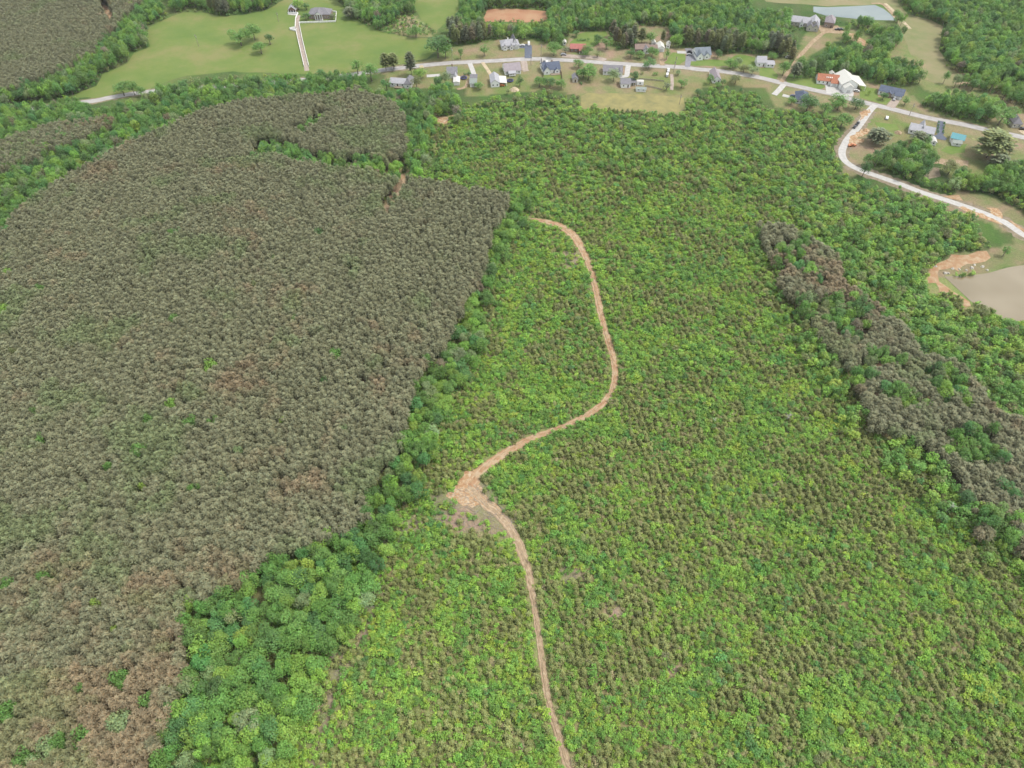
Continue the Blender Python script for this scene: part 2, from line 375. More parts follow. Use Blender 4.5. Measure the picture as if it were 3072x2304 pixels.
LAWN_P = QL('f', ((1140, 200), (1280, 182), (1350, 140), (1430, 132), (1500, 118), (1610, 120), (1660, 140), (1700, 146), (1705, 100), (1825, 92), (1830, 130), (1850, 150), (1905, 145), (1910, 76), (2010, 80), (2010, 142), (2060, 143), (2130, 150), (2170, 165), (2240, 160), (2330, 172), (2370, 178), (2345, 240), (2450, 236),
                    (2460, 232), (2560, 230), (2640, 258), (2690, 262), (2720, 275), (2750, 300), (2780, 330), (2850, 352), (2950, 378), (2990, 345), (3072, 338), (3330, 400), (3330, 560), (3120, 470), (2990, 500), (2900, 560), (2850, 530), (2800, 445), (2700, 432), (2600, 425),
                    (2590, 450), (2560, 500), (2530, 470), (2540, 400), (2500, 360), (2440, 345), (2380, 330), (2330, 322), (2300, 262), (2180, 258), (2110, 262), (2090, 300), (2050, 310), (2055, 350), (1740, 325), (1735, 290), (1660, 268), (1400, 292), (1400, 268), (1270, 262), (1250, 275), (1170, 262)))
HAY_P = QL('c', ((230, 820), (350, 775), (900, 780), (1500, 800), (1950, 850), (1995, 1180), (1700, 1170), (1100, 1070), (500, 1040), (240, 1030)))
GARDEN_P = QL('f', ((2415, 100), (2440, 84), (2530, 78), (2600, 100), (2640, 130), (2600, 140), (2560, 120), (2530, 112), (2480, 140), (2440, 165), (2400, 190), (2385, 176)))
VALLEY_P = QL('f', ((2655, 8), (2692, 6), (2722, 42), (2790, 60), (2830, 80), (2820, 150), (2840, 200), (2890, 232), (2960, 250), (2870, 258), (2790, 245), (2775, 180), (2735, 165), (2715, 120), (2700, 80)))
NORTH_P = QL('f', ((2225, -70), (2690, -70), (2692, 10), (2650, 13), (2480, 18), (2300, 5)))
POND1_P = QL('f', ((2831, 829), (2901, 829), (2969, 818), (3022, 803), (3072, 795), (3160, 790), (3300, 850), (3320, 960), (3200, 1000), (3072, 972), (3010, 962), (2990, 946), (2950, 924), (2913, 905), (2870, 865)))
POND2_P = QL('f', ((2440, 20), (2480, 22), (2560, 19), (2624, 15), (2650, 26), (2670, 42), (2690, 62), (2600, 60), (2480, 48), (2440, 36)))
ROADSIDE_P = QL('f', ((2530, 440), (2640, 400), (2680, 425), (2660, 470), (2590, 500), (2550, 540), (2528, 515)))
BANK_P = QL('f', ((2830, 600), (2870, 575), (2960, 580), (3072, 640), (3330, 780), (3330, 820), (3072, 796), (2970, 818), (2860, 828), (2780, 830), (2790, 800), (2850, 760), (2960, 750), (3000, 740), (3040, 730), (3050, 700), (2990, 690), (2960, 665), (2880, 655), (2820, 620)))
WESTBANK_P = QL('f', ((2770, 820), (2800, 800), (2832, 826), (2914, 902), (2935, 935), (2895, 935), (2870, 892), (2825, 862), (2815, 900), (2795, 890), (2770, 850)))
BARE_P = QL('f', ((1300, 1490), (1350, 1482), (1440, 1440), (1500, 1500), (1560, 1590), (1520, 1625), (1440, 1600), (1370, 1600), (1300, 1555)))
PATCHES = [V((835, 1130), (860, 1130), (850, 1180), (815, 1290), (795, 1390), (775, 1390), (790, 1290), (820, 1180)), V((700, 1400), (760, 1400), (770, 1450), (735, 1480), (720, 1520), (700, 1600), (680, 1680), (665, 1680), (680, 1580), (700, 1500), (715, 1440)), V((845, 1125), (900, 1120), (930, 1128), (900, 1150), (860, 1170)), V((1195, 1222), (1265, 1228), (1268, 1262), (1215, 1262)), V((1300, 1300), (1350, 1295), (1345, 1335), (1310, 1340)), V((930, 1070), (965, 1060), (975, 1080), (940, 1110)),
           V((1430, 1440), (1470, 1435), (1475, 1460), (1440, 1465)), V((1215, 540), (1245, 540), (1250, 575), (1225, 580)), V((760, 1320), (790, 1310), (780, 1350))]
GASH1 = QL('1', ((1045, 30), (1120, 70), (1150, 95), (1215, 95), (1170, 130), (1160, 220), (1120, 215), (1105, 120)))
GASH2 = QL('i', ((1590, 400), (1800, 420), (1900, 480), (2020, 560), (2110, 640), (2050, 680), (1920, 640), (1850, 520), (1700, 500), (1640, 450)))
GASH3 = QL('j', ((750, 500), (775, 500), (790, 555), (900, 560), (970, 520), (985, 545), (900, 600), (890, 650), (800, 640), (755, 590)))
GASH4 = QL('j', ((455, 1090), (475, 1130), (455, 1230), (430, 1300), (395, 1330), (400, 1270), (360, 1200), (430, 1180)))
# seen through gaps in the canopy: no crown stands in front of these
GAPS = [QL('j', ((395, 1300), (440, 1300), (355, 1450), (245, 1565), (235, 1650), (180, 1650), (200, 1540), (315, 1440))), DIRTFIELD_P, GASH1, GASH2, GASH3, GASH4, QL('i', ((430, 130), (1600, 110), (1600, 380), (1200, 420), (860, 620), (860, 400), (430, 250))), QL('f', ((2510, 22), (2624, 14), (2650, 26), (2692, 64), (2660, 50), (2600, 46), (2560, 34))),
        QL('4', ((490, 560), (640, 430), (950, 405), (980, 440), (800, 600), (480, 700))), QL('4', ((1390, 360), (1550, 330), (1830, 360), (1800, 560), (1600, 560))), QL('5', ((940, 760), (1200, 770), (1400, 745), (1420, 800), (1200, 1000), (930, 900)))]
OPEN = [MEADOW_P, MEADOW2_P, DIRTFIELD_P, LAWN_P, HAY_P, GARDEN_P, VALLEY_P, NORTH_P, POND1_P, POND2_P, ROADSIDE_P, BANK_P, WESTBANK_P, QL('2', ((1550, 700), (1600, 640), (2000, 640), (2000, 900), (1700, 900)))]

# ------------------------------------------------------------------ ground: one sheet to the horizon
def axis(a, b, step, far):
    mid = list(np.arange(a, b + .01, step))
    lo, hi, s = [], [], step
    x = a
    while x > -far: s *= 1.25; x -= s; lo.append(x)
    x, s = b, step
    while x < far: s *= 1.25; x += s; hi.append(x)
    return np.array(lo[::-1] + mid + hi)
gx = axis(-640, 640, 3.0, 9000); gy = axis(0, 860, 3.0, 9000)
GX, GY = np.meshgrid(gx, gy)
nxg, nyg = len(gx), len(gy)
GXf, GYf = GX.ravel(), GY.ravel()
GZ = terr(GXf, GYf)
idx = np.arange(nxg * nyg).reshape(nyg, nxg)
fa = np.stack([idx[:-1, :-1].ravel(), idx[:-1, 1:].ravel(), idx[1:, 1:].ravel(), idx[1:, :-1].ravel()], 1)
me = bpy.data.meshes.new('ground')
me.vertices.add(len(GXf)); me.vertices.foreach_set('co', np.stack([GXf, GYf, GZ], 1).ravel())
me.loops.add(fa.size); me.loops.foreach_set('vertex_index', fa.ravel())
me.polygons.add(len(fa)); me.polygons.foreach_set('loop_start', np.arange(0, fa.size, 4)); me.polygons.foreach_set('loop_total', np.full(len(fa), 4))
me.update(); me.validate()
col = np.zeros((len(GXf), 4)); col[:, 3] = 1
def mixc(a, b, t): return np.outer(1 - t, a) + np.outer(t, b)
nz = np.clip(fbm(GXf, GYf, 40, 3) * 2.2 - 0.6, 0, 1)
col[:, :3] = mixc((0.045, 0.07, 0.025), (0.08, 0.11, 0.035), nz)
fr = GYf > 20
PX, PY, PZ = project(GXf, np.maximum(GYf, 20), GZ)
PX = np.where(fr & (PZ > 0), PX, -9999)
def paint(poly, c1, c2):
    k = inpoly(PX, PY, poly); col[k, :3] = mixc(c1, c2, nz[k])
paint(V((870, 235), (1500, 235), (1700, 300), (1850, 420), (2100, 560), (2420, 760), (2420, 1900), (300, 1900), (600, 1150), (1000, 420)), (0.11, 0.15, 0.05), (0.165, 0.155, 0.075))
for p in [PINE_MAIN, PINE_TOPLEFT, PINE_RIGHT]: paint(p, (0.12, 0.09, 0.06), (0.17, 0.12, 0.08))
paint(LAWN_P, (0.115, 0.125, 0.05), (0.17, 0.14, 0.09))
paint(BRUSH_P, (0.12, 0.13, 0.05), (0.19, 0.17, 0.10))
for p in (ROADSIDE_P, BANK_P): paint(p, (0.12, 0.12, 0.06), (0.18, 0.14, 0.095))
for p in PATCHES + [BARE_P]: paint(p, (0.15, 0.13, 0.08), (0.21, 0.175, 0.12))
paint(V((1890, 95), (1960, 60), (2070, 150), (2130, 180), (2212, 200), (2212, 240), (2000, 195), (1960, 160)), (0.11, 0.13, 0.05), (0.17, 0.155, 0.085))
paint(GARDEN_P, (0.12, 0.12, 0.055), (0.18, 0.145, 0.1))
at = me.color_attributes.new('zone', 'FLOAT_COLOR', 'POINT'); at.data.foreach_set('color', col.ravel())
m, nt, b = principled('ground_cover')
a = nt.nodes.new('ShaderNodeAttribute'); a.attribute_name = 'zone'
tc = nt.nodes.new('ShaderNodeTexCoord')
n = nt.nodes.new('ShaderNodeTexNoise'); n.inputs['Scale'].default_value = 0.9; n.inputs['Detail'].default_value = 8; n.inputs['Roughness'].default_value = 0.75
nt.links.new(tc.outputs['Object'], n.inputs['Vector'])
n3 = nt.nodes.new('ShaderNodeTexNoise'); n3.inputs['Scale'].default_value = 0.07; n3.inputs['Detail'].default_value = 5
nt.links.new(tc.outputs['Object'], n3.inputs['Vector'])
mr = nt.nodes.new('ShaderNodeMapRange'); mr.inputs[1].default_value = .3; mr.inputs[2].default_value = .7; mr.inputs[3].default_value = .7; mr.inputs[4].default_value = 1.3
nt.links.new(n.outputs[0], mr.inputs[0])
cr = nt.nodes.new('ShaderNodeValToRGB'); cr.color_ramp.elements[0].position = .35; cr.color_ramp.elements[0].color = (.75, 1.0, .7, 1); cr.color_ramp.elements[1].position = .65; cr.color_ramp.elements[1].color = (1.2, 1.0, 1.15, 1)
nt.links.new(n3.outputs[0], cr.inputs[0])
x1 = nt.nodes.new('ShaderNodeVectorMath'); x1.operation = 'MULTIPLY'; x2 = nt.nodes.new('ShaderNodeVectorMath'); x2.operation = 'SCALE'
nt.links.new(a.outputs['Color'], x1.inputs[0]); nt.links.new(cr.outputs[0], x1.inputs[1]); nt.links.new(x1.outputs[0], x2.inputs[0]); nt.links.new(mr.outputs[0], x2.inputs['Scale'])
nt.links.new(x2.outputs[0], b.inputs['Base Color']); b.inputs['Roughness'].default_value = .95; b.inputs['Specular IOR Level'].default_value = .1
bp = nt.nodes.new('ShaderNodeBump'); bp.inputs['Distance'].default_value = .25; nt.links.new(n.outputs[0], bp.inputs['Height']); nt.links.new(bp.outputs[0], b.inputs['Normal'])
me.materials.append(m)
tag(link('ground', me), kind='structure')

sheet('meadow', MEADOW_P, MEADOW, 0.05, 6, edge=1.5)
sheet('meadow', MEADOW2_P, MEADOW, 0.05, 8, edge=1.5)
sheet('tilled_field', DIRTFIELD_P, DIRT_FIELD, 0.06, 6, edge=1.5)
sheet('hay_field', HAY_P, HAY, 0.05, 4, edge=1.5)
sheet('valley_grass', VALLEY_P, VALLEY, 0.05, 8, edge=2)
sheet('far_grass', NORTH_P, VALLEY, 0.05, 12, edge=2)
sheet('pond', POND1_P, WATER, step=8, flat=PONDS[0][3] + 0.12, occv=1)
sheet('pond', POND2_P, FARWATER, step=8, flat=PONDS[1][3] + 0.12, occv=1)
lawn_green = [QL('4', ((480, 560), (640, 430), (960, 405), (985, 460), (800, 620), (480, 610))), QL('5', ((50, 790), (520, 800), (700, 720), (1080, 790), (930, 900), (500, 880), (60, 870))),
              QL('5', ((960, 900), (1130, 900), (1230, 1000), (1190, 1060), (960, 1010))), QL('5', ((1320, 1030), (1700, 1040), (1860, 1160), (1760, 1190), (1320, 1090))),
              QL('4', ((1850, 700), (2010, 710), (2020, 800), (1940, 860), (1740, 840))), QL('b', ((1310, 860), (1680, 860), (1700, 960), (1320, 970))), QL('6', ((310, 1000), (520, 1030), (520, 1130), (690, 1150), (600, 1220), (300, 1130))),
              QL('g', ((280, 210), (560, 230), (600, 300), (330, 320))), QL('g', ((1200, 520), (1480, 480), (1450, 600), (1260, 620), (1110, 560)))]
for p in lawn_green: sheet('green_lawn', p, GRASSM, 0.07, 5, edge=2.0)

# ------------------------------------------------------------------ roads, drives, tracks
mr_pts = [(60, 330), (180, 316), (286, 302), (330, 293), (440, 276), (620, 262), (850, 245), (1040, 226), Q('3', 0, 935), Q('3', 250, 905), Q('3', 530, 872), Q('3', 900, 838), Q('3', 1140, 826), Q('3', 1500, 808), Q('3', 1900, 786), Q('4', 150, 782), Q('4', 300, 792), Q('4', 600, 808), Q('4', 900, 830),
          Q('4', 1250, 853), Q('4', 1600, 875), Q('4', 2000, 895), Q('5', 150, 920), Q('5', 400, 938), Q('5', 750, 990), Q('5', 1000, 1035), Q('5', 1250, 1098), Q('5', 1500, 1152), Q('5', 1800, 1218), Q('7', 320, 138), Q('7', 500, 188), Q('7', 700, 238), Q('7', 900, 284), Q('7', 1100, 335),
          Q('7', 1300, 382), Q('7', 1600, 437), Q('7', 1900, 505), Q('7', 2212, 568), (3200, 448), (3330, 482)]
ribbon('road_shoulder', mr_pts, 10.0, SHOULDER, 0.06, jag=0.35, clear=0)
ribbon('county_road', mr_pts, 6.2, ASPHALT, 0.10, clear=1.5, tall=4)
br_pts = [Q('7', 745, 245), Q('7', 690, 300), Q('7', 640, 370), Q('7', 590, 440), Q('7', 540, 505), Q('7', 475, 580), Q('7', 440, 640), Q('7', 415, 700), Q('7', 425, 770), Q('7', 480, 830), Q('7', 600, 892), Q('7', 800, 962), Q('7', 1000, 1032), Q('7', 1200, 1110), Q('8', 900, 140),
          Q('8', 1100, 205), Q('8', 1400, 310), Q('8', 1700, 435), Q('8', 1958, 602), (3170, 760), (3330, 850)]
ribbon('side_road', br_pts, 4.9, CONCRETE, 0.13, clear=2.5, tall=5)
ribbon('roadside_dirt', br_pts[1:9], 9.5, SCRUB_SOIL, 0.085, jag=0.5, clear=0)
ribbon('roadside_dirt', br_pts[9:], 11, SCRUB_SOIL, 0.085, jag=0.5, clear=0)
DR = [  # name, px points, width, material
    ('concrete_drive', [Q('3', 1190, 840), Q('3', 1215, 900), Q('3', 1240, 970), Q('3', 1250, 1035)], 7.0, CONCRETE),
    ('dirt_drive', [Q('3', 1360, 830), Q('3', 1430, 930), Q('3', 1480, 1010), Q('3', 1500, 1060)], 5.5, GRAVEL),
    ('asphalt_drive', [Q('3', 1968, 775), Q('3', 1968, 700), Q('3', 1968, 620), Q('3', 1960, 600)], 11.0, DARK_ASPHALT),
    ('asphalt_apron', [Q('3', 1850, 612), Q('3', 1900, 612), Q('3', 1990, 612)], 8.0, DARK_ASPHALT),
    ('gravel_drive', [Q('b', 905, 575), Q('b', 925, 660), Q('b', 930, 740), Q('b', 960, 790)], 9, BRICK_DRIVE),
    ('concrete_drive', [Q('b', 1355, 545), Q('b', 1355, 610), Q('b', 1350, 670)], 15, CONCRETE),
    ('concrete_drive', [Q('4', 1262, 860), Q('4', 1250, 930), Q('4', 1232, 1010), Q('4', 1140, 1018)], 7.5, CONCRETE),
    ('gravel_drive', [Q('4', 380, 740), Q('4', 560, 750), Q('4', 800, 765), Q('4', 960, 800)], 6, BRICK_DRIVE),
    ('dirt_drive', [Q('4', 1712, 870), Q('4', 1700, 790), Q('4', 1690, 700)], 7, SOIL_TAN),
    ('asphalt_drive', [Q('5', 10, 890), Q('5', 20, 800), Q('5', 30, 740), Q('5', 60, 710)], 8, GREY_ASPHALT),
    ('asphalt_apron', [Q('d', 450, 770), Q('d', 600, 770)], 24, GREY_ASPHALT),
    ('white_wall_strip', [Q('d', 230, 712), Q('d', 440, 718)], 5, CONCRETE),
    ('dirt_lane', [Q('5', 1255, 1090), Q('5', 1300, 1020), Q('5', 1400, 890), Q('5', 1470, 790), Q('5', 1560, 680), Q('5', 1680, 550), Q('5', 1800, 450), Q('5', 1890, 390)], 6.5, SOIL_TAN),
    ('dirt_yard', [Q('i', 1080, 330), Q('i', 1250, 330), Q('i', 1420, 340), Q('i', 1560, 330)], 16, SOIL_TAN),
    ('concrete_lane', [Q('5', 1290, 1120), Q('5', 1230, 1190), Q('5', 1160, 1260)], 8, CONCRETE),
    ('narrow_drive', [Q('e', 230, 605), Q('e', 330, 630), Q('e', 410, 660)], 4, CONCRETE),
    ('concrete_apron', [Q('e', 850, 510), Q('e', 1000, 530), Q('e', 1190, 575)], 16, CONCRETE),
    ('concrete_apron', [Q('e', 1130, 610), Q('e', 1140, 540)], 22, CONCRETE),
    ('gravel_drive', [Q('e', 1780, 780), Q('e', 1830, 720), Q('e', 1860, 670)], 11, BRICK_DRIVE),
    ('blue_grey_drive', [Q('g', 1145, 190), Q('g', 1130, 270), Q('g', 1125, 350)], 9, DARK_ASPHALT),
    ('gravel_drive', [Q('g', 2250, 330), Q('g', 2180, 345)], 7, GRAVEL),
    ('dirt_path', [Q('a', 1950, 380), Q('a', 1830, 430), Q('a', 1770, 560), Q('a', 1600, 610)], 4.5, SOIL_TAN),
    ('dirt_path', [Q('c', 1740, 460), Q('c', 1750, 600), Q('c', 1740, 720)], 4, BRICK_DRIVE),
    ('dam_track', [Q('6', 600, 40), Q('6', 700, 130), Q('6', 790, 230), Q('6', 890, 335)], 5.5, GRAVEL),
    ('bare_bank', [Q('6', 440, 40), Q('6', 570, 50), Q('6', 660, 130), Q('6', 730, 215)], 6, SOIL_TAN),
    ('narrow_drive', [Q('3', 620, 1010), Q('3', 800, 998)], 4.5, CONCRETE),
    ('gravel_drive', [Q('3', 540, 870), Q('3', 565, 905)], 6, GRAVEL),
    ('grass_track', [Q('6', 1400, 965), Q('6', 1700, 970), Q('6', 1950, 1005), Q('6', 2212, 1040)], 4, SOIL_TAN),
]
for nm, pts, w, mt in DR:
    a_, b_ = unproject(*pts[0]), unproject(*pts[-1])
    if abs(b_.y - a_.y) > abs(b_.x - a_.x): w = max(2.6, w * .55)
    ribbon(nm, pts, w, mt, 0.16 if 'apron' not in nm else 0.175, clear=0.5, tall=2)
sheet('driveway_fan', QL('g', ((1095, 345), (1150, 345), (1170, 380), (1215, 415), (1190, 440), (1020, 405), (1030, 375), (1080, 370))), DARK_ASPHALT, 0.18, 4)
# mansion drive between its white fences
ribbon('mansion_drive', [Q('2', 1110, 735), Q('2', 1085, 620), Q('2', 1060, 500), Q('2', 1030, 380), Q('2', 1012, 300), Q('2', 1008, 220), Q('2', 1020, 160)], 3.8, BRICK_DRIVE, 0.12, clear=1)
ribbon('mansion_drive', [Q('2', 1005, 303), Q('2', 940, 300)], 3.5, CONCRETE, 0.14, clear=1)
ribbon('mansion_drive', [Q('2', 1015, 150), Q('2', 920, 140)], 5, CONCRETE, 0.14, clear=1)
# logging track through the regrowth
TRK = [(1128, 471, 1.5), (1150, 474, 2.5), (1180, 479, 4.5), (1212, 491, 6), (1240, 511, 6), (1262, 550, 4.5), (1278, 590, 4), (1290, 640, 4), (1300, 690, 3.8), (1315, 740, 3.8), (1327, 790, 3.6), (1326, 830, 3.6), (1312, 860, 3.6), (1285, 886, 3.8), (1240, 912, 3.6), (1190, 932, 3.4), (1150, 946, 3.6),
       (1110, 968, 4.6), (1070, 994, 5.2), (1035, 1022, 5.6), (1015, 1050, 7)]
ribbon('orange_dirt_track', [(*Q('v', a, b), c * .88) for a, b, c in TRK], 4, SOIL, 0.22, jag=0.3, clear=0.7, tall=3.2, ruts=0.3, step=1.2, nx=8)
TRK2 = [(1015, 1050, 6.0), (1045, 1085, 4.8), (1085, 1120, 4.4), (1112, 1160, 4.4), (1133, 1210, 4.2), (1148, 1270, 3.2), (1159, 1340, 2.6), (1170, 1420, 2.6), (1182, 1500, 2.8), (1200, 1570, 2.8), (1222, 1640, 3.2), (1240, 1700, 3.2), (1280, 1830, 3)]
ribbon('tan_dirt_track', [(*Q('v', a, b), c * .88) for a, b, c in TRK2], 3, SOIL_TAN, 0.2, jag=0.3, clear=0.7, tall=2.6, ruts=0.25, step=1.2, nx=8)
sheet('eroded_soil', QL('k', ((735, 640), (650, 660), (540, 760), (520, 850), (440, 910), (470, 960), (640, 1000), (780, 1010), (900, 1080), (960, 1130), (1000, 1120), (900, 1000), (770, 900), (740, 790), (760, 700))), SOIL_PALE, 0.14, 1.6, edge=2.5, occv=1)
sheet('eroded_soil', QL('j', ((750, 500), (775, 500), (790, 555), (900, 560), (970, 520), (985, 545), (900, 600), (890, 650), (800, 640), (755, 590))), SOIL_PALE, 0.10, 2, edge=2, occv=1)
sheet('eroded_soil', QL('j', ((455, 1090), (475, 1130), (455, 1230), (430, 1300), (395, 1330), (400, 1270), (360, 1200), (430, 1180))), SOIL, 0.10, 2, edge=1.5, occv=1)
ribbon('plantation_row_gap', [(*Q('j', 400, 1330), 4), (*Q('j', 330, 1440), 3), (*Q('j', 215, 1560), 4), (*Q('j', 200, 1640), 3)], 3, SOIL_TAN, 0.08, jag=.5, clear=.5)
sheet('eroded_soil', GASH1, SOIL, 0.10, 4, edge=3, occv=1)
sheet('eroded_soil', QL('i', ((1590, 400), (1800, 420), (1900, 480), (2020, 560), (2110, 640), (2050, 680), (1920, 640), (1850, 520), (1700, 500), (1640, 450))), SOIL, 0.10, 4, edge=3, occv=1)
sheet('eroded_soil', QL('7', ((500, 560), (620, 480), (690, 490), (680, 520), (560, 580), (640, 590), (560, 640), (480, 640))), SOIL_PALE, 0.17, 2.5, edge=2.5, occv=1)
sheet('eroded_soil', QL('7', ((590, 330), (680, 290), (690, 320), (600, 410))), SOIL_PALE, 0.17, 2.5, edge=2.0)
sheet('eroded_soil', QL('8', ((1060, 850), (1250, 840), (1380, 800), (1490, 800), (1555, 890), (1480, 940), (1330, 950), (1200, 1000), (1130, 1060), (1060, 1010), (900, 1040), (860, 1080), (900, 1180), (1010, 1240), (1180, 1370), (1300, 1440), (1290, 1480), (1200, 1500), (1100, 1330), (900, 1320), (860, 1200), (700, 1200), (760, 1040), (960, 920))), SOIL, 0.10, 4, edge=2, occv=1)
sheet('eroded_soil', QL('8', ((930, 110), (1150, 105), (1200, 180), (1060, 150))), SOIL, 0.15, 4, edge=2)
sheet('eroded_soil', QL('8', ((1480, 260), (1640, 270), (1700, 330), (1690, 400), (1600, 370))), SOIL_PALE, 0.16, 3, edge=2)
sheet('eroded_soil', QL('8', ((1130, 250), (1200, 240), (1500, 370), (1700, 480), (1560, 430), (1300, 350))), SOIL_PALE, 0.16, 3, edge=2)
sheet('eroded_soil', QL('8', ((1750, 420), (1800, 430), (1970, 540), (1970, 590))), SOIL, 0.16, 3, edge=1)
sheet('bare_scrub_soil', QL('g', ((1060, 660), (1200, 690), (1490, 700), (1480, 760), (1200, 760), (1040, 740))), SOIL_TAN, 0.1, 3, edge=2)
sheet('bare_scrub_soil', QL('g', ((820, 840), (1000, 790), (1130, 800), (1130, 900), (960, 950))), SCRUB_SOIL, 0.1, 3, edge=2)

# ------------------------------------------------------------------ plant prototypes
def quads_mesh(name, parts, mats):
    """parts: list of (verts Nx4x3, shade N, mat index)"""
    v = np.concatenate([p[0].reshape(-1, 3) for p in parts]); sh = np.concatenate([p[1] for p in parts]); mi = np.concatenate([np.full(len(p[1]), p[2]) for p in parts])
    n = len(sh)
    me = bpy.data.meshes.new(name)
    me.vertices.add(4 * n); me.vertices.foreach_set('co', v.ravel())
    me.loops.add(4 * n); me.loops.foreach_set('vertex_index', np.arange(4 * n))
    me.polygons.add(n); me.polygons.foreach_set('loop_start', np.arange(0, 4 * n, 4)); me.polygons.foreach_set('loop_total', np.full(n, 4))
    me.polygons.foreach_set('material_index', mi.astype(np.int32))
    me.update()
    c = np.repeat(sh, 4)
    at = me.attributes.new('shade', 'FLOAT_COLOR', 'POINT')
    w = np.random.default_rng(n).random(n) - .5
    cc = np.ones((4 * n, 4)); cc[:, 0] = c * (1 + 0.22 * np.repeat(w, 4)); cc[:, 1] = c; cc[:, 2] = c * (1 - 0.15 * np.repeat(w, 4))
    at.data.foreach_set('color', cc.ravel())
    for q in mats: me.materials.append(q)
    return me
def norm(a): return a / np.maximum(np.linalg.norm(a, axis=1, keepdims=True), 1e-6)
def leaf_quads(P, N, sx, sy, rng, T=None):
    n = len(P)
    N = norm(N)
    if T is None: T = rng.normal(size=(n, 3))
    T = norm(T - N * np.sum(T * N, 1, keepdims=True)); B = np.cross(N, T)
    sx = np.asarray(sx).reshape(-1, 1); sy = np.asarray(sy).reshape(-1, 1)
    k = 0.25 * (rng.random((n, 1)) - .5) * sx
    return np.stack([P - T * sx - B * sy * .8 + N * k, P + T * sx - B * sy * .6 - N * k, P + T * sx * .8 + B * sy + N * k, P - T * sx * .9 + B * sy * .8 - N * k], 1)
def tube_quads(p, q, r0, r1, n=6):
    p = np.array(p, float); q = np.array(q, float); d = q - p; d /= np.linalg.norm(d)
    a = np.cross(d, [0.3, 1, 0.2]); a /= np.linalg.norm(a); b = np.cross(d, a)
    out = []
    for i in range(n):
        t0, t1 = 2 * math.pi * i / n, 2 * math.pi * (i + 1) / n
        c0 = math.cos(t0) * a + math.sin(t0) * b; c1 = math.cos(t1) * a + math.sin(t1) * b
        out.append([p + r0 * c0, p + r0 * c1, q + r1 * c1, q + r1 * c0])
    return np.array(out)
def lobed_crown(seed, R0, zc, H, nl, nleaf, size, lobe=0.42, low=-0.35):
    """points over many small lobes sitting on an ellipsoid of radius R0, half height H, centre zc"""
    rng = np.random.default_rng(seed)
    d = norm(rng.normal(size=(nl * 3, 3))); d = d[d[:, 2] > low][:nl]
    rr = rng.uniform(.55, .95, len(d))[:, None]
    C = d * rr * np.array([R0, R0, H]); C *= (1 + .15 * np.sin(3 * np.arctan2(d[:, 1], d[:, 0]) + seed))[:, None]
    LR = R0 * lobe * rng.uniform(.65, 1.2, len(d))
    C = np.vstack([C, [[0, 0, 0]]]); LR = np.append(LR, R0 * .6)
    w = LR ** 2; w /= w.sum()
    k = rng.choice(len(C), nleaf, p=w)
    e = norm(rng.normal(size=(nleaf, 3)) + np.array([0, 0, .35]))
    r = rng.uniform(.72, 1.08, nleaf)
    P = C[k] + e * (LR[k] * r)[:, None] + np.array([0, 0, zc])
    N = e + rng.normal(size=(nleaf, 3)) * .45 + np.array([0, 0, .75])
    ls = rng.uniform(.86, 1.14, len(C))
    sh = ls[k] * rng.uniform(.8, 1.22, nleaf)
    s = size * rng.uniform(.6, 1.3, nleaf)
    return leaf_quads(P, N, s, s * .75, rng), sh, C + np.array([0, 0, zc]), rng
def broadleaf_parts(seed, R0=4.0, H=12.0, nleaf=900, size=.3, nl=22):
    hh = H * .42
    q, sh, C, rng = lobed_crown(seed, R0, H - hh - .4, hh, nl, nleaf, size)
    tr = [tube_quads((0, 0, -.5), (.15, .1, H * .5), .28, .2), tube_quads((.15, .1, H * .5), (0, 0, H * .8), .2, .07)]
    for c in C[rng.choice(len(C), 7, replace=False)]:
        tr.append(tube_quads((.12, .08, H * rng.uniform(.35, .55)), c, .1, .03, 4))
    t = np.concatenate(tr)
    return (q, sh), (t, np.ones(len(t)))
def pine_parts(seed, H=11.0, R0=2.0, base=.55, levels=8, per=8, tuft=.5, width=.10, rnd=True):
    rng = np.random.default_rng(seed)
    Pq, Nq, Tq, sx, sh = [], [], [], [], []
    tr = [tube_quads((0, 0, -.5), (0, 0, H * .97), .15, .03, 5)]
    for L in range(levels):
        f = L / (levels - 1)
        z = H * (base + (1 - base) * f)
        rl = R0 * (math.sqrt(max(0, 1 - (max(0, f - .15) / .87) ** 2)) if rnd else (1 - f ** 1.6)) * .9 + .25
        a0 = rng.random() * 6.28
        for b in range(per):
            a = a0 + 6.28 * b / per + rng.normal() * .25
            r_ = rl * rng.uniform(.75, 1.15)
            dr = np.array([math.cos(a), math.sin(a), 0.0])
            n = max(2, int(r_ / .42))
            shade = rng.uniform(.8, 1.2)
            for j in range(n):
                t = (j + .7) / n
                p = dr * r_ * t + np.array([0, 0, z + .35 * r_ * t * (1 - .5 * t) - .12 * r_ * t * t])
                for s in range(3):
                    dd = dr * 1.0 + rng.normal(size=3) * .45 + np.array([0, 0, .25])
                    Pq.append(p + rng.normal(size=3) * .12); Tq.append(dd); Nq.append(np.array([0, 0, 1.0]) + rng.normal(size=3) * .5)
                    sx.append(tuft * rng.uniform(.6, 1.2)); sh.append(shade * rng.uniform(.8, 1.2))
    P, N, T = np.array(Pq), np.array(Nq), np.array(Tq); sx = np.array(sx)
    q = leaf_quads(P, N, sx, np.full(len(sx), width), rng, T)
    t = np.concatenate(tr)
    return (q, np.array(sh)), (t, np.ones(len(t)))
def shrub_mesh(name, seed, R0=1.0, H=1.1, n=90, size=.17):
    q, sh, C, rng = lobed_crown(seed, R0, H * .55, H * .5, 7, n, size, .5, -.2)
    return quads_mesh(name, [(q, sh, 0)], [LEAF])
def both(name, pr, crown_mat): return quads_mesh(name, [(*pr[0], 0), (*pr[1], 1)], [crown_mat, BARK])
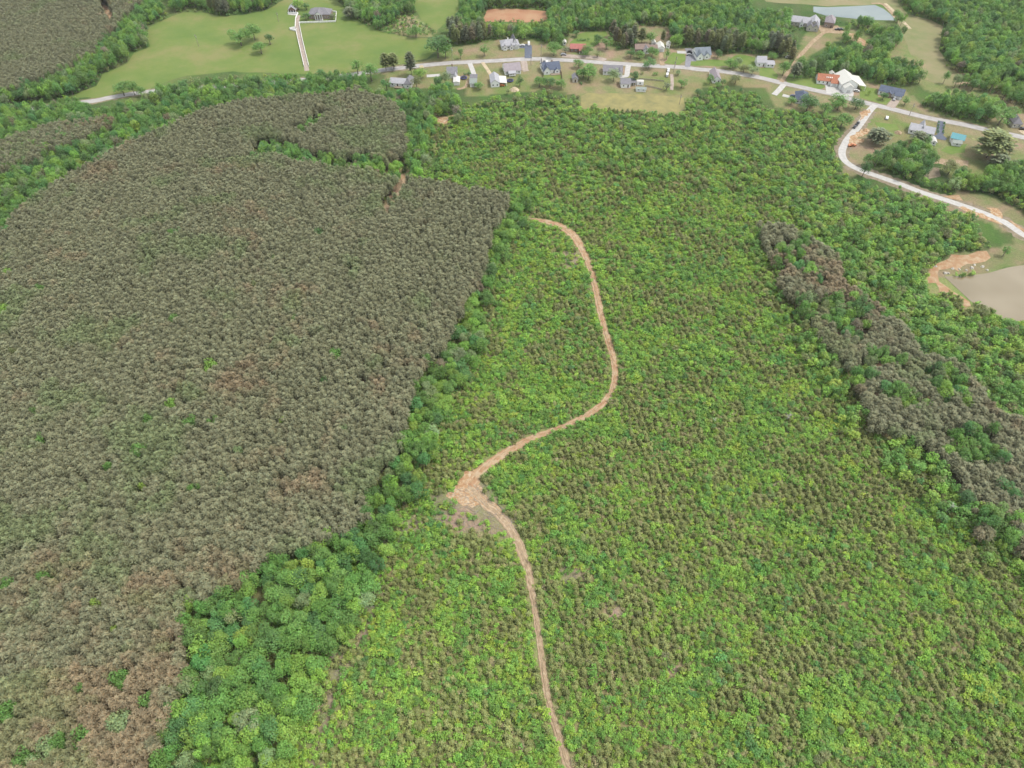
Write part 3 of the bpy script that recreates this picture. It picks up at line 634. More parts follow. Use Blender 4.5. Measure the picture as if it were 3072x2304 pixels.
def split(name, pr, crown_mat):
    return quads_mesh(name + '_crown', [(*pr[0], 0)], [crown_mat]), quads_mesh(name + '_trunk', [(*pr[1], 0)], [BARK])
BL = [broadleaf_parts(100 + i, nleaf=1300, nl=16 + 3 * i, size=.25) for i in range(6)]
BT = [broadleaf_parts(200 + i, R0=2.8, H=9.0, nleaf=420, size=.27, nl=12 + 2 * i) for i in range(4)]    # slimmer young trees
PN = [pine_parts(300 + i) for i in range(6)]
TP = [pine_parts(330 + i, H=20, R0=2.9, base=.32, levels=13, per=7, tuft=.75, width=.2, rnd=True) for i in range(3)]
YP = [pine_parts(360 + i, H=2.2, R0=.85, base=.12, levels=6, per=6, tuft=.3, width=.1, rnd=False) for i in range(4)]
def library(prefix, meshes):
    c = bpy.data.collections.new(prefix + '_library')
    for i, me in enumerate(meshes): c.objects.link(bpy.data.objects.new('%s_%02d' % (prefix, i), me))
    return c
LIB_BL = library('broadleaf', [both('broadleaf', p, LEAF) for p in BL])
LIB_BT = library('youngtree', [both('youngtree', p, LEAF) for p in BT])
LIB_PN = library('pine', [both('pine', p, NEEDLE) for p in PN])
LIB_TP = library('tallpine', [both('tallpine', p, NEEDLE) for p in TP])
SHR = [shrub_mesh('shrub', 400 + i, 1.0, rn, 85, .17) for i, rn in enumerate((1.4, 1.9, 1.1, 2.6, 1.6))]
YPM = [both('young_pine', p, NEEDLE) for p in YP]
LIB_SH = library('scrub', SHR + YPM)
SPL = {'bl': [split('broadleaf', p, LEAF) for p in BL], 'bt': [split('youngtree', p, LEAF) for p in BT], 'pn': [split('pine', p, NEEDLE) for p in PN], 'tp': [split('tallpine', p, NEEDLE) for p in TP]}

def scatter_group(coll):
    g = bpy.data.node_groups.new('scatter', 'GeometryNodeTree')
    g.interface.new_socket('Geometry', in_out='INPUT', socket_type='NodeSocketGeometry')
    g.interface.new_socket('Geometry', in_out='OUTPUT', socket_type='NodeSocketGeometry')
    N, L = g.nodes, g.links
    i = N.new('NodeGroupInput'); o = N.new('NodeGroupOutput')
    ip = N.new('GeometryNodeInstanceOnPoints'); ci = N.new('GeometryNodeCollectionInfo')
    ci.inputs['Collection'].default_value = coll; ci.inputs['Separate Children'].default_value = True; ci.inputs['Reset Children'].default_value = True
    def na(nm, t):
        n = N.new('GeometryNodeInputNamedAttribute'); n.data_type = t; n.inputs['Name'].default_value = nm
        return [s for s in n.outputs if s.enabled and s.name == 'Attribute'][0]
    L.new(i.outputs[0], ip.inputs['Points']); L.new(ci.outputs[0], ip.inputs['Instance']); ip.inputs['Pick Instance'].default_value = True
    L.new(na('idx', 'INT'), ip.inputs['Instance Index'])
    L.new(na('rot', 'FLOAT_VECTOR'), ip.inputs['Rotation']); L.new(na('scl', 'FLOAT_VECTOR'), ip.inputs['Scale'])
    L.new(ip.outputs[0], o.inputs[0])
    return g
def stuff(name, coll, P, idx, rot, scl, tint, label, category):
    n = len(P)
    me = bpy.data.meshes.new(name); me.vertices.add(n); me.vertices.foreach_set('co', P.astype(np.float32).ravel())
    me.attributes.new('idx', 'INT', 'POINT').data.foreach_set('value', idx.astype(np.int32))
    me.attributes.new('rot', 'FLOAT_VECTOR', 'POINT').data.foreach_set('vector', rot.astype(np.float32).ravel())
    me.attributes.new('scl', 'FLOAT_VECTOR', 'POINT').data.foreach_set('vector', scl.astype(np.float32).ravel())
    c = np.ones((n, 4), np.float32); c[:, :3] = tint
    me.attributes.new('tint', 'FLOAT_COLOR', 'POINT').data.foreach_set('color', c.ravel())
    me.update()
    o = link(name, me)
    md = o.modifiers.new('scatter', 'NODES'); md.node_group = scatter_group(coll)
    return tag(o, label, category, kind='stuff')

# ------------------------------------------------------------------ buildings
def cm(name, c, rough=.8, spec=.2, var=.1, scale=1.5): return tone(name, c, rough, var, scale, spec)
WHITE = cm('white_siding', (1.1, 1.1, 1.06), .6, .3, .04); CREAM = cm('cream_siding', (.66, .62, .52), .7)
BRICK = noisy('brick_wall', (.22, .12, .085), (.34, .22, .16), 3, .9); BRICK2 = noisy('pale_brick_wall', (.33, .24, .19), (.43, .34, .28), 3, .9)
RG = cm('grey_shingle', (.235, .23, .25), .85, .2, .14, .8); RG2 = cm('light_grey_roof', (.40, .40, .43), .7, .3, .1, .6); RN = cm('navy_roof', (.085, .11, .17), .7, .3, .15, .7)
RP = cm('mauve_grey_roof', (.34, .30, .32), .85, .2, .1, .6); RR = cm('red_roof', (.40, .14, .12), .7, .3, .15, .6); RO = cm('rust_roof', (.42, .17, .10), .8, .2, .2, .8)
RW = cm('white_metal_roof', (.66, .64, .60), .5, .4, .05); RT = cm('teal_metal_roof', (.03, .27, .32), .5, .4, .1); RB = cm('brown_roof', (.27, .20, .17), .85, .2, .14, .8); RSL = cm('slate_blue_roof', (.20, .235, .27), .8, .2, .12, .8)
RGG = cm('grey_green_roof', (.26, .30, .27), .6, .3); PALE = cm('pale_metal_roof', (.70, .69, .63), .5, .4, .05)
GLASS = tone('window_glass', (.045, .055, .075), .12, .2, 1, .6); DOORM = cm('dark_door', (.10, .06, .045)); TRIM = cm('white_trim', (1.15, 1.15, 1.1), .5, .2, .02); DECK = cm('weathered_deck', (.33, .27, .2)); GDOOR = cm('garage_door_panel', (.70, .70, .68), .6, .3, .03)
BLACK = cm('rubber', (.03, .03, .032)); METAL = tone('grey_metal', (.45, .46, .48), .35, .1, 2, .5)
def gable_block(root, x0, x1, y0, y1, hw, hr, orient, wall, roof, hip=False, windows=True, garage=False, door=False, zb=-1.2, open_front=False, ov=.45, skip_wall=False):
    w = MB()
    if orient == 'x': prof = [(y0, zb), (y1, zb), (y1, hw), ((y0 + y1) / 2, hw + hr), (y0, hw)] if not hip else [(y0, zb), (y1, zb), (y1, hw), (y0, hw)]
    else: prof = [(x0, zb), (x1, zb), (x1, hw), ((x0 + x1) / 2, hw + hr), (x0, hw)] if not hip else [(x0, zb), (x1, zb), (x1, hw), (x0, hw)]
    if not skip_wall:
        w.prism(prof, x0 if orient == 'x' else y0, x1 if orient == 'x' else y1, 'x' if orient == 'x' else 'y'); w.build('wall', wall, root)
    t = .18
    r = MB(); X0, X1, Y0, Y1 = x0 - ov, x1 + ov, y0 - ov, y1 + ov
    if hip:
        if (X1 - X0) >= (Y1 - Y0): m_ = (Y1 - Y0) / 2 * .9; a, b_ = (X0 + m_, (Y0 + Y1) / 2), (X1 - m_, (Y0 + Y1) / 2)
        else: m_ = (X1 - X0) / 2 * .9; a, b_ = ((X0 + X1) / 2, Y0 + m_), ((X0 + X1) / 2, Y1 - m_)
        z = hw + .012; vs = [(X0, Y0, z), (X1, Y0, z), (X1, Y1, z), (X0, Y1, z), (X0, Y0, z + t), (X1, Y0, z + t), (X1, Y1, z + t), (X0, Y1, z + t), (*a, z + t + hr), (*b_, z + t + hr)]
        fs = [(0, 3, 2, 1), (0, 1, 5, 4), (1, 2, 6, 5), (2, 3, 7, 6), (3, 0, 4, 7)]
        fs += [(4, 5, 9, 8), (5, 6, 9), (6, 7, 8, 9), (7, 4, 8)] if (X1 - X0) >= (Y1 - Y0) else [(4, 5, 8), (5, 6, 9, 8), (6, 7, 9), (7, 4, 8, 9)]
        r.add(vs, fs)
    else:
        lo, hi = (Y0, Y1) if orient == 'x' else (X0, X1)
        mid = (lo + hi) / 2; half = (hi - lo) / 2; sl = hr / (half - ov); ze = hw - sl * ov + .015; zr = hw + hr + .015
        pr = [(lo, ze), (mid, zr), (hi, ze), (hi, ze + t), (mid, zr + t), (lo, ze + t)]
        e0, e1 = (X0, X1) if orient == 'x' else (Y0, Y1)
        # two slabs as convex prisms
        r.prism([pr[0], pr[1], pr[4], pr[5]], e0, e1, 'x' if orient == 'x' else 'y'); r.prism([pr[1], pr[2], pr[3], pr[4]], e0, e1, 'x' if orient == 'x' else 'y')
    ro = r.build('roof', roof, root)
    if garage:
        n = max(1, int((x1 - x0) / 3.6)); s = (x1 - x0) / n
        for i in range(n):
            c = x0 + s * (i + .5); MB().box(c - 1.35, c + 1.35, y0 - .05, y0 + .05, .05, 2.2).build('garage_door', GDOOR, root)
    elif windows and not open_front:
        n = max(1, int((x1 - x0) / 3.0)); s = (x1 - x0) / n
        for i in range(n):
            c = x0 + s * (i + .5)
            if door and i == n // 2:
                MB().box(c - .5, c + .5, y0 - .05, y0 + .05, .05, 2.15).build('door', DOORM, root); continue
            wnd = MB().box(c - .62, c + .62, y0 - .05, y0 + .04, .85, 2.15).build('window', TRIM, root)
            MB().box(c - .5, c + .5, y0 - .07, y0 - .045, .95, 2.05).build('pane', GLASS, wnd)
        if y1 - y0 > 6:
            for xx, sg in ((x0, -1), (x1, 1)):
                wnd = MB().box(*sorted((xx - .04, xx + sg * .05)), (y0 + y1) / 2 - .6, (y0 + y1) / 2 + .6, .85, 2.15).build('window', TRIM, root)
                MB().box(*sorted((xx + sg * .045, xx + sg * .07)), (y0 + y1) / 2 - .5, (y0 + y1) / 2 + .5, .95, 2.05).build('pane', GLASS, wnd)
    return ro
def site(name, A, B, label, category='house'):
    """front base edge from photo pixel A to B; returns root (x along front, y away) and its length"""
    a, b_ = unproject(*A), unproject(*B); d = b_ - a; L = math.hypot(d.x, d.y); c = (a + b_) / 2
    rz = math.atan2(d.y, d.x)
    z = max(float(terr(a.x, a.y)), float(terr(b_.x, b_.y)), float(terr(c.x, c.y)))
    root = empty(name, (c.x, c.y, z + .15), rz); tag(root, label, category)
    for k in range(-4, 5):
        for j in range(0, 4):
            q = Matrix.Rotation(rz, 2) @ Vector((k * L / 8, j * 3.5)); mark(c.x + q.x, c.y + q.y, 2.5)
    return root, L
def chimney(root, x, y, z, mat=BRICK): MB().box(x - .4, x + .4, y - .35, y + .35, z - 1.8, z + .9).build('chimney', mat, root)
def simple(name, k, A, B, depth, hw, hr, orient, wall, roof, label, hip=False, category='house', **kw):
    r, L = site(name, Q(k, *A), Q(k, *B), label, category)
    gable_block(r, -L / 2, L / 2, 0, depth, hw, hr, orient, wall, roof, hip, **kw)
    return r, L
def columns(root, xs, y, h, mat=TRIM, rad=.18):
    for x in xs: MB().cyl((x, y, -.3), (x, y, h), rad, rad, 8).build('column', mat, root)

# mansion
r, L = site('brick_mansion', Q('h', 885, 575), Q('h', 1520, 575), 'brick mansion with grey roof and white four-column portico inside the white fence')
gable_block(r, -L / 2, L / 2, 0, 12, 3.6, 3.6, 'x', BRICK2, RG, hip=True, door=False)
gable_block(r, -3.4, 3.4, -3.2, 7, 4.6, 2.4, 'y', TRIM, RG, windows=False, skip_wall=True)
MB().prism([(-3.4, 4.6), (3.4, 4.6), (0, 6.9)], -3.15, -2.9).build('pediment', TRIM, r)
columns(r, (-3.1, -1.1, 1.1, 3.1), -2.9, 4.6, TRIM, .3)
MB().box(-3.4, 3.4, -3.3, -.05, -1.0, -.02).build('porch', CONCRETE, r); MB().box(-.6, .6, -.06, .03, .05, 2.4).build('door', DOORM, r)
r, L = simple('brick_garage', 'h', (270, 405), (495, 400), 9, 2.9, 2.6, 'y', BRICK, RG2, 'small brick garage with grey gabled roof and open white-posted front, left of the mansion', category='garage', windows=False)
columns(r, (-L / 2 + .3, -L / 6, L / 6, L / 2 - .3), -.5, 2.6); MB().box(-L / 2 + .4, L / 2 - .4, -.06, .03, .1, 2.4).build('dark_opening_panel', BLACK, r)  # black panel on the closed wall paints the shaded interior of the bays
# white house by asphalt drive
r, L = site('white_house', Q('b', 452, 345), Q('b', 812, 315), 'grey-roofed white house with small front gables beside the blue-black asphalt drive')
gable_block(r, -L / 2, L / 2, 0, 10, 2.9, 3.0, 'x', WHITE, RG2, hip=True, door=True)
gable_block(r, L * .12, L * .42, 2, 12, 3.0, 4.4, 'y', WHITE, RG, windows=False)
gable_block(r, -L * .42, -L * .22, -1.6, 5, 2.6, 1.8, 'y', WHITE, RG2); gable_block(r, -.04 * L, .14 * L, -1.8, 5, 2.6, 1.8, 'y', WHITE, RG2)
gable_block(r, L * .22, L * .44, -1.0, 5, 2.55, 1.3, 'y', WHITE, RG2, garage=True); chimney(r, -L * .1, 5, 6.2, TRIM)
# mauve roof house
r, L = site('white_house', Q('b', 520, 868), Q('b', 850, 838), 'white house with broad mauve-grey roof and railed porch beside the pink gravel drive')
gable_block(r, -L / 2, L / 2, 0, 13, 2.9, 3.2, 'x', WHITE, RP, door=False)
gable_block(r, -L * .28, L * .12, -3.4, 1, 2.4, .7, 'x', WHITE, RG2, skip_wall=True, windows=False); MB().box(-L * .28, L * .12, -3.4, -.04, .2, .4).build('deck', DECK, r)
columns(r, [-L * .27 + i * L * .39 / 4 for i in range(5)], -3.2, 2.4); MB().box(-L * .28, L * .12, -3.5, -3.42, .4, 1.2).build('railing', TRIM, r)
# navy roof house
r, L = site('white_house', Q('b', 1312, 845), Q('b', 1660, 812), 'white farmhouse with navy roof, left front gable and rear deck inside the dark yard fence')
gable_block(r, -L / 2, L / 2, 0, 11, 3.0, 3.4, 'x', WHITE, RN, door=True); gable_block(r, -L / 2 + .1, -L * .13, -1.8, 8, 3.1, 3.0, 'y', WHITE, RN)
gable_block(r, L * .16, L * .42, -1.4, 5, 2.7, 1.3, 'y', WHITE, RN); MB().box(-L * .1, L * .45, -4.2, -1.5, .05, .25).build('deck', DECK, r); columns(r, [-L * .08 + i * 2 for i in range(4)], -1.2, 2.7)
chimney(r, L * .1, 6, 6.6)
# shop with lean-to
r, L = simple('workshop', 'b', (228, 1122), (405, 1112), 13, 3.4, 2.3, 'y', WHITE, RG2, 'white metal workshop with blue-grey roof and open lean-to at its right side', category='workshop')
MB().prism([(L / 2 + .05, 2.9), (L / 2 + 6, 2.3), (L / 2 + 6, 2.5), (L / 2 + .05, 3.15)], .5, 12).build('lean_to_roof', RW, r); columns(r, (L / 2 + 5.7,), .8, 2.3); columns(r, (L / 2 + 5.7,), 11.6, 2.3)
simple('white_shed', 'b', (1920, 1020), (2028, 1020), 7, 2.6, 1.6, 'y', CREAM, RG, 'small cream shed with grey roof left of the round tree clump', category='shed', door=True)
# long pale house at left
r, L = site('long_house', Q('a', 215, 555), Q('a', 655, 575), 'long low white house with pale grey roof and hipped right wing beside the pointed evergreen')
gable_block(r, -L / 2, L * .2, 0, 8.5, 2.7, 2.0, 'x', WHITE, RG2, door=True); gable_block(r, L * .2, L / 2, -1.5, 10, 3.0, 3.2, 'y', WHITE, RG, hip=True)
MB().box(-L * .28, L * .15, -3, -.1, .3, .5).build('deck', DECK, r)
r, L = simple('grey_roof_house', 'a', (1395, 380), (1600, 372), 11, 3.2, 3.0, 'x', WHITE, RG, 'grey-roofed white house half hidden behind the pale green tree west of the concrete drive', door=True)
chimney(r, 0, 8, 6.4); gable_block(r, L * .22, L * .5, -4, 1, 2.8, 1.2, 'y', WHITE, RG2)
simple('white_carport', 'a', (1530, 530), (1650, 525), 9, 2.4, .5, 'y', WHITE, RW, 'flat white carport shed in front of the half hidden grey-roofed house', category='shed', windows=False)
r, L = simple('grey_garage', 'a', (1868, 565), (2005, 562), 8, 2.9, 1.9, 'x', WHITE, RGG, 'grey-roofed double-pitched garage at the lower end of the straight concrete drive', category='garage', garage=True)
gable_block(r, -L / 2, L / 2, 8.06, 14, 2.9, 1.8, 'x', WHITE, RG, windows=False)
r, L = simple('brick_ranch', '4', (488, 690), (690, 696), 9, 2.7, 2.0, 'x', BRICK, RR, 'low brick ranch house with bright red roof behind a pinkish gravel drive', door=True)
gable_block(r, L * .1, L * .45, -3, 2, 2.5, 1.1, 'x', TRIM, RR, skip_wall=True, windows=False); columns(r, (L * .12, L * .28, L * .43), -2.8, 2.4)
simple('white_shed', '4', (392, 602), (432, 602), 4, 2.3, 1.0, 'y', WHITE, RW, 'tiny white shed at the wood edge up-left of the red-roofed brick house', category='shed')
r, L = simple('purple_roof_house', '4', (925, 992), (1175, 1003), 10, 2.8, 2.6, 'x', WHITE, RG, 'purple-grey roofed house half hidden by a spreading tree left of the T-shaped drive', door=True)
gable_block(r, L * .25, L * .5, -2.5, 6, 2.8, 2.0, 'y', WHITE, RG)
simple('white_barn', '4', (1163, 1166), (1285, 1166), 9, 3.0, 2.0, 'x', WHITE, RG, 'white-walled barn with purple-grey roof below the T-shaped drive, facing the hay field', category='barn', door=True)
r, L = simple('pole_carport', '4', (1292, 1140), (1356, 1140), 7, 2.4, .5, 'x', WHITE, RG, 'dark open carport on thin posts joined to the right of the white-walled barn', category='carport', windows=False, skip_wall=True)
columns(r, (-L / 2 + .2, 0, L / 2 - .2), .2, 2.4); columns(r, (-L / 2 + .2, L / 2 - .2), 6.8, 2.4)
r, L = simple('camper_trailer', '4', (1368, 1130), (1460, 1134), 3.2, 2.6, .25, 'x', WHITE, RW, 'long white camper trailer parked between the pole carport and the grey fence line', category='camper', ov=.05)
for xx in (-.8, .8): MB().cyl((xx, -.05, -.2), (xx, .25, -.2), .4, .4, 10).build('wheel', BLACK, r)
r, L = simple('low_greenhouse', '4', (1362, 1215), (1490, 1222), 4.0, 1.6, .5, 'x', WHITE, RGG, 'low greenhouse frame with white edges beside stacked boards at the hay field edge', category='greenhouse')
r, L = site('brick_cottage', Q('4', 1352, 700), Q('4', 1640, 700), 'sprawling brick cottage with brown and white roof behind the dark row of yard trees')
gable_block(r, -L / 2, L * .1, 0, 9, 2.8, 2.2, 'x', BRICK2, RB, door=True); gable_block(r, -L * .15, L * .12, -2, 6, 2.7, 2.0, 'y', WHITE, RG); gable_block(r, L * .1, L / 2, .5, 8, 2.6, 1.8, 'x', BRICK2, RB)
simple('white_garage', '4', (1650, 690), (1735, 690), 9, 3.1, 1.7, 'y', WHITE, PALE, 'white metal garage with cream roof right of the brick cottage at the dirt drive head', category='garage', garage=True)
simple('white_shed', '4', (1575, 612), (1622, 612), 5, 2.5, 1.2, 'y', WHITE, PALE, 'small white shed directly behind the white metal garage and brick cottage', category='shed')
simple('white_shed', '4', (1760, 640), (1806, 645), 6, 2.6, .9, 'y', WHITE, PALE, 'white shed by the narrow green hedge right of the white metal garage', category='shed')
r, L = site('slate_roof_house', Q('d', 640, 868), Q('d', 965, 850), 'white house with slate-blue roof and twin front gables east of the grey parking apron')
gable_block(r, -L / 2, L / 2, 0, 12, 3.0, 3.6, 'x', WHITE, RSL, door=True); gable_block(r, -L / 2 + .1, -L * .08, -2.4, 7, 3.1, 2.8, 'y', WHITE, RSL); gable_block(r, L * .06, L * .36, -1.2, 6, 3.0, 2.1, 'y', WHITE, RSL)
simple('mauve_roof_house', 'd', (1008, 1400), (1185, 1402), 15, 2.8, 2.6, 'y', WHITE, RP, 'house with plain mauve-grey roof between two round trees south of the road', door=True)
r, L = site('white_house', Q('5', 925, 885), Q('5', 1045, 888), 'white gabled house with grey roof and low right wing near the crossroads')
gable_block(r, -L / 2, L / 2, 0, 9, 3.4, 3.0, 'x', WHITE, RG2, door=True); gable_block(r, L / 2 + .02, L / 2 + 6.5, -1, 6, 2.4, 1.0, 'x', WHITE, RG2)
r, L = site('rust_roof_house', Q('e', 718, 437), Q('e', 1015, 468), 'white-fronted house with rust-red roof and skylights left of the big pale garage')
gable_block(r, -L / 2, L / 2, 0, 10, 2.8, 3.0, 'x', WHITE, RO, door=True); gable_block(r, L * .15, L * .48, -2.5, 3, 2.6, 1.4, 'x', WHITE, RO, garage=True)
for i in range(4): MB().box(-1.5 + i * 1.3, -.9 + i * 1.3, 1.8, 2.8, 4.2, 4.75).build('skylight', TRIM, r)
simple('white_shed', 'e', (905, 350), (968, 352), 4, 2.6, 1.1, 'y', WHITE, PALE, 'tiny white shed peeking behind the rust-roofed house under dark trees', category='shed')
r, L = site('pale_garage', Q('e', 1055, 530), Q('e', 1290, 528), 'very large pale garage with cream gabled roof and white front bay on a concrete apron')
gable_block(r, -L / 2, L / 2, 0, 17, 4.4, 3.6, 'y', WHITE, PALE, windows=False); gable_block(r, -L * .42, L * .12, -5, 4, 3.8, 2.4, 'y', WHITE, PALE, garage=True)
MB().prism([(L / 2 + .05, 4.3), (L / 2 + 6, 3.3), (L / 2 + 6, 3.5), (L / 2 + .05, 4.6)], -2, 15).build('lean_to_roof', PALE, r); columns(r, (L / 2 + 5.7,), -1.6, 3.3); columns(r, (L / 2 + 5.7,), 14.6, 3.3)
r, L = simple('navy_hip_house', 'e', (410, 720), (590, 740), 12, 2.9, 3.6, 'x', WHITE, RN, 'square white house with pointed navy hip roof among trees below the crossroads', hip=True)
gable_block(r, -.5, L * .35, -2.2, 4, 2.8, 2.0, 'y', WHITE, RN)
r, L = simple('navy_ranch', 'e', (1600, 590), (1945, 662), 9.5, 2.8, 2.4, 'x', WHITE, RN, 'long ranch house with dark navy roof and white ends facing the pink gravel drive', door=True)
gable_block(r, L * .18, L * .46, -2.0, 4, 2.6, 1.2, 'x', WHITE, RN, garage=True); gable_block(r, -L * .2, L * .05, -1.6, 3, 2.6, 1.2, 'y', BRICK2, RN)
r, L = simple('grey_ranch', 'g', (705, 345), (1015, 408), 10, 2.8, 2.4, 'x', WHITE, RG2, 'grey-roofed ranch house half hidden by pines left of the blue-grey drive fan', door=True)
gable_block(r, -L * .1, L * .1, 3, 12.5, 3.0, 2.6, 'y', WHITE, RG2, windows=False)
simple('teal_roof_barn', 'g', (1243, 452), (1408, 490), 8, 2.8, 1.8, 'x', WHITE, RT, 'white barn with bright teal metal roof east of the blue-grey drive', category='barn', door=True)
simple('green_grey_shed', 'g', (1275, 508), (1385, 520), 4.5, 2.2, 1.0, 'x', WHITE, RGG, 'low white shed with grey-green roof in front of the teal-roofed barn', category='shed')
simple('white_shed', 'g', (995, 498), (1060, 505), 6, 2.4, .9, 'y', WHITE, RW, 'small white shed below the drive fan, left of the teal-roofed barn', category='shed')
r, L = simple('right_edge_house', 'g', (2045, 272), (2160, 280), 11, 2.9, 3.4, 'x', CREAM, RG, 'hip-roofed grey house at the right edge beside the road with a parked car', hip=True)
r, L = site('lake_house', Q('i', 470, 250), Q('i', 1060, 330), 'long rambling pale-roofed house with gabled garage wing at the head of the dirt lane')
gable_block(r, -L / 2, L * .2, 1, 11, 3.2, 3.0, 'x', CREAM, RG2, door=True); gable_block(r, L * .12, L * .5, -1, 12, 3.4, 3.4, 'y', CREAM, RG2, windows=False)
gable_block(r, L * .1, L * .3, -6.5, 2, 3.2, 2.6, 'y', CREAM, RG); gable_block(r, L * .3 + .03, L * .5, -6.2, 2, 3.2, 2.6, 'y', CREAM, RG)
gable_block(r, -L * .16, -L * .04, -1, 5, 3.0, 2.2, 'y', WHITE, RG2)
r, L = simple('stone_barn', 'i', (1175, 285), (1370, 315), 11, 4.2, 3.8, 'x', BRICK2, RP, 'tall mauve-grey gabled barn right of the rambling house above the far pond', category='barn', door=True, hip=True)
r, L = simple('rear_red_house', '4', (1090, 545), (1230, 560), 8, 2.6, 1.8, 'x', BRICK, RR, 'dark red house almost hidden under tall pines beside a clearing', door=True)

# ------------------------------------------------------------------ vehicles
def paintm(name, c): return tone(name, c, .3, .03, 1, .5)
PAINT = {'white': paintm('white_paint', (.75, .75, .75)), 'black': paintm('black_paint', (.03, .03, .035)), 'silver': paintm('silver_paint', (.42, .43, .45)), 'blue': paintm('blue_paint', (.05, .07, .16)), 'orange': paintm('orange_paint', (.55, .18, .05)), 'red': paintm('red_paint', (.35, .04, .03))}
HEADL = tone('headlight_glass', (.7, .7, .65), .2, .05, 1, .6)
CAR_ME = {}
def car(k, x, y, x2, y2, paint, label, kind='car'):
    p, q = unproject(*Q(k, x, y)), unproject(*Q(k, x2, y2)); d = q - p
    r = empty('parked_' + kind, (p.x, p.y, p.z + .18), math.atan2(d.y, d.x)); tag(r, label, kind)
    key = (kind, paint)
    if key not in CAR_ME:
        if kind == 'pickup': prof = [(-2.8, .35), (2.8, .35), (2.85, .85), (2.6, 1.1), (1.3, 1.2), (.75, 1.85), (-.7, 1.85), (-.9, 1.15), (-2.8, 1.15)]; cab = (.95, .7, -.62, -.78); zt = 1.8
        elif kind == 'van': prof = [(-2.6, .35), (2.6, .35), (2.65, .9), (2.3, 1.25), (1.6, 2.05), (-2.5, 2.1), (-2.6, 1.2)]; cab = (1.95, 1.6, -2.2, -2.3); zt = 1.95
        else: prof = [(-2.3, .3), (2.3, .3), (2.35, .7), (2.1, .92), (1.2, 1.02), (.55, 1.5), (-1.1, 1.52), (-1.9, 1.05), (-2.3, .98)]; cab = (.98, .55, -1.1, -1.65); zt = 1.46
        b1 = MB().prism(prof, -.92, .92)
        g = MB(); z0 = 1.12 if kind != 'car' else 1.0
        g.prism([(cab[3], z0), (cab[0], z0), (cab[1], zt - .06), (cab[2], zt - .06)], -.935, .935)
        wh = MB().cyl((0, -.12, 0), (0, .12, 0), .36, .36, 12); hl = MB().box(-.05, .05, -.16, .16, -.09, .09)
        mk = lambda mb, nm, mt: mb.build(nm, mt)
        tmp = [mk(b1, 'body', PAINT[paint]), mk(g, 'windows', GLASS), mk(wh, 'wheel', BLACK), mk(hl, 'headlight', HEADL)]
        CAR_ME[key] = [t.data for t in tmp]
        for t in tmp: bpy.data.objects.remove(t)
    a, b_, w_, h_ = CAR_ME[key]
    link('body', a, r); link('windows', b_, r)
    for sx in (-1.45, 1.45):
        for sy in (-.85, .85): o = link('wheel', w_, r); o.location = (sx, sy, .36 - .12)
    L_ = 2.36 if kind == 'car' else (2.86 if kind == 'pickup' else 2.66)
    for sy in (-.65, .65): o = link('headlight', h_, r); o.location = (L_, sy, .68)
    mark(p.x, p.y, 2)
car('b', 875, 268, 840, 268, 'white', 'white car parked at the right end of the white house on dark asphalt')
car('b', 1012, 240, 1012, 260, 'white', 'white van at the top end of the dark asphalt drive', 'van')
car('b', 1332, 612, 1332, 590, 'black', 'black car on the concrete drive of the navy-roofed farmhouse')
car('b', 1385, 612, 1385, 590, 'white', 'white car beside a black one on the farmhouse drive')
car('d', 512, 728, 560, 735, 'black', 'black car parked on the grey asphalt apron west of the slate-roofed house')
car('d', 500, 790, 560, 795, 'silver', 'silver car parked on the grey asphalt apron west of the slate-roofed house')
car('e', 380, 632, 420, 642, 'blue', 'dark blue car at the left wall of the pointed navy-roofed house')
car('e', 1838, 668, 1850, 640, 'silver', 'silver pickup in front of the navy ranch house garage', 'pickup')
car('e', 1292, 552, 1340, 560, 'white', 'white car on the grass right of the big pale garage')
car('g', 52, 232, 75, 205, 'black', 'black pickup parked on the edge of the pale side road, nearer the crossroads', 'pickup')
car('g', 18, 272, 40, 250, 'black', 'black car parked second on the edge of the pale side road')
car('g', 432, 155, 437, 130, 'white', 'small white car alone on the brown grass inside the road bend')
car('g', 2195, 300, 2230, 305, 'black', 'black car beside the grey house at the right edge')
car('7', 510, 655, 480, 658, 'orange', 'orange work machine off the side road beside the washed soil', 'pickup')  # pickup body stands in for a tractor-like machine
car('i', 1470, 352, 1530, 356, 'black', 'black pickup at the far right of the dirt yard, left one of two', 'pickup')
car('i', 1545, 348, 1590, 355, 'black', 'black car at the far right of the dirt yard')
car('5', 1350, 775, 1310, 770, 'white', 'white van under the trees left of the dirt lane', 'van')
car('b', 448, 1096, 475, 1096, 'orange', 'orange tractor under the workshop lean-to')  # car body stands in for the tractor
car('4', 400, 735, 430, 736, 'silver', 'silver car on the pink gravel left of the red-roofed brick house')
car('4', 1790, 945, 1790, 970, 'white', 'white pickup on the grass south of the road beside the gravel patch', 'pickup')
car('4', 1775, 1010, 1780, 985, 'white', 'white van parked behind the white pickup south of the road', 'van')
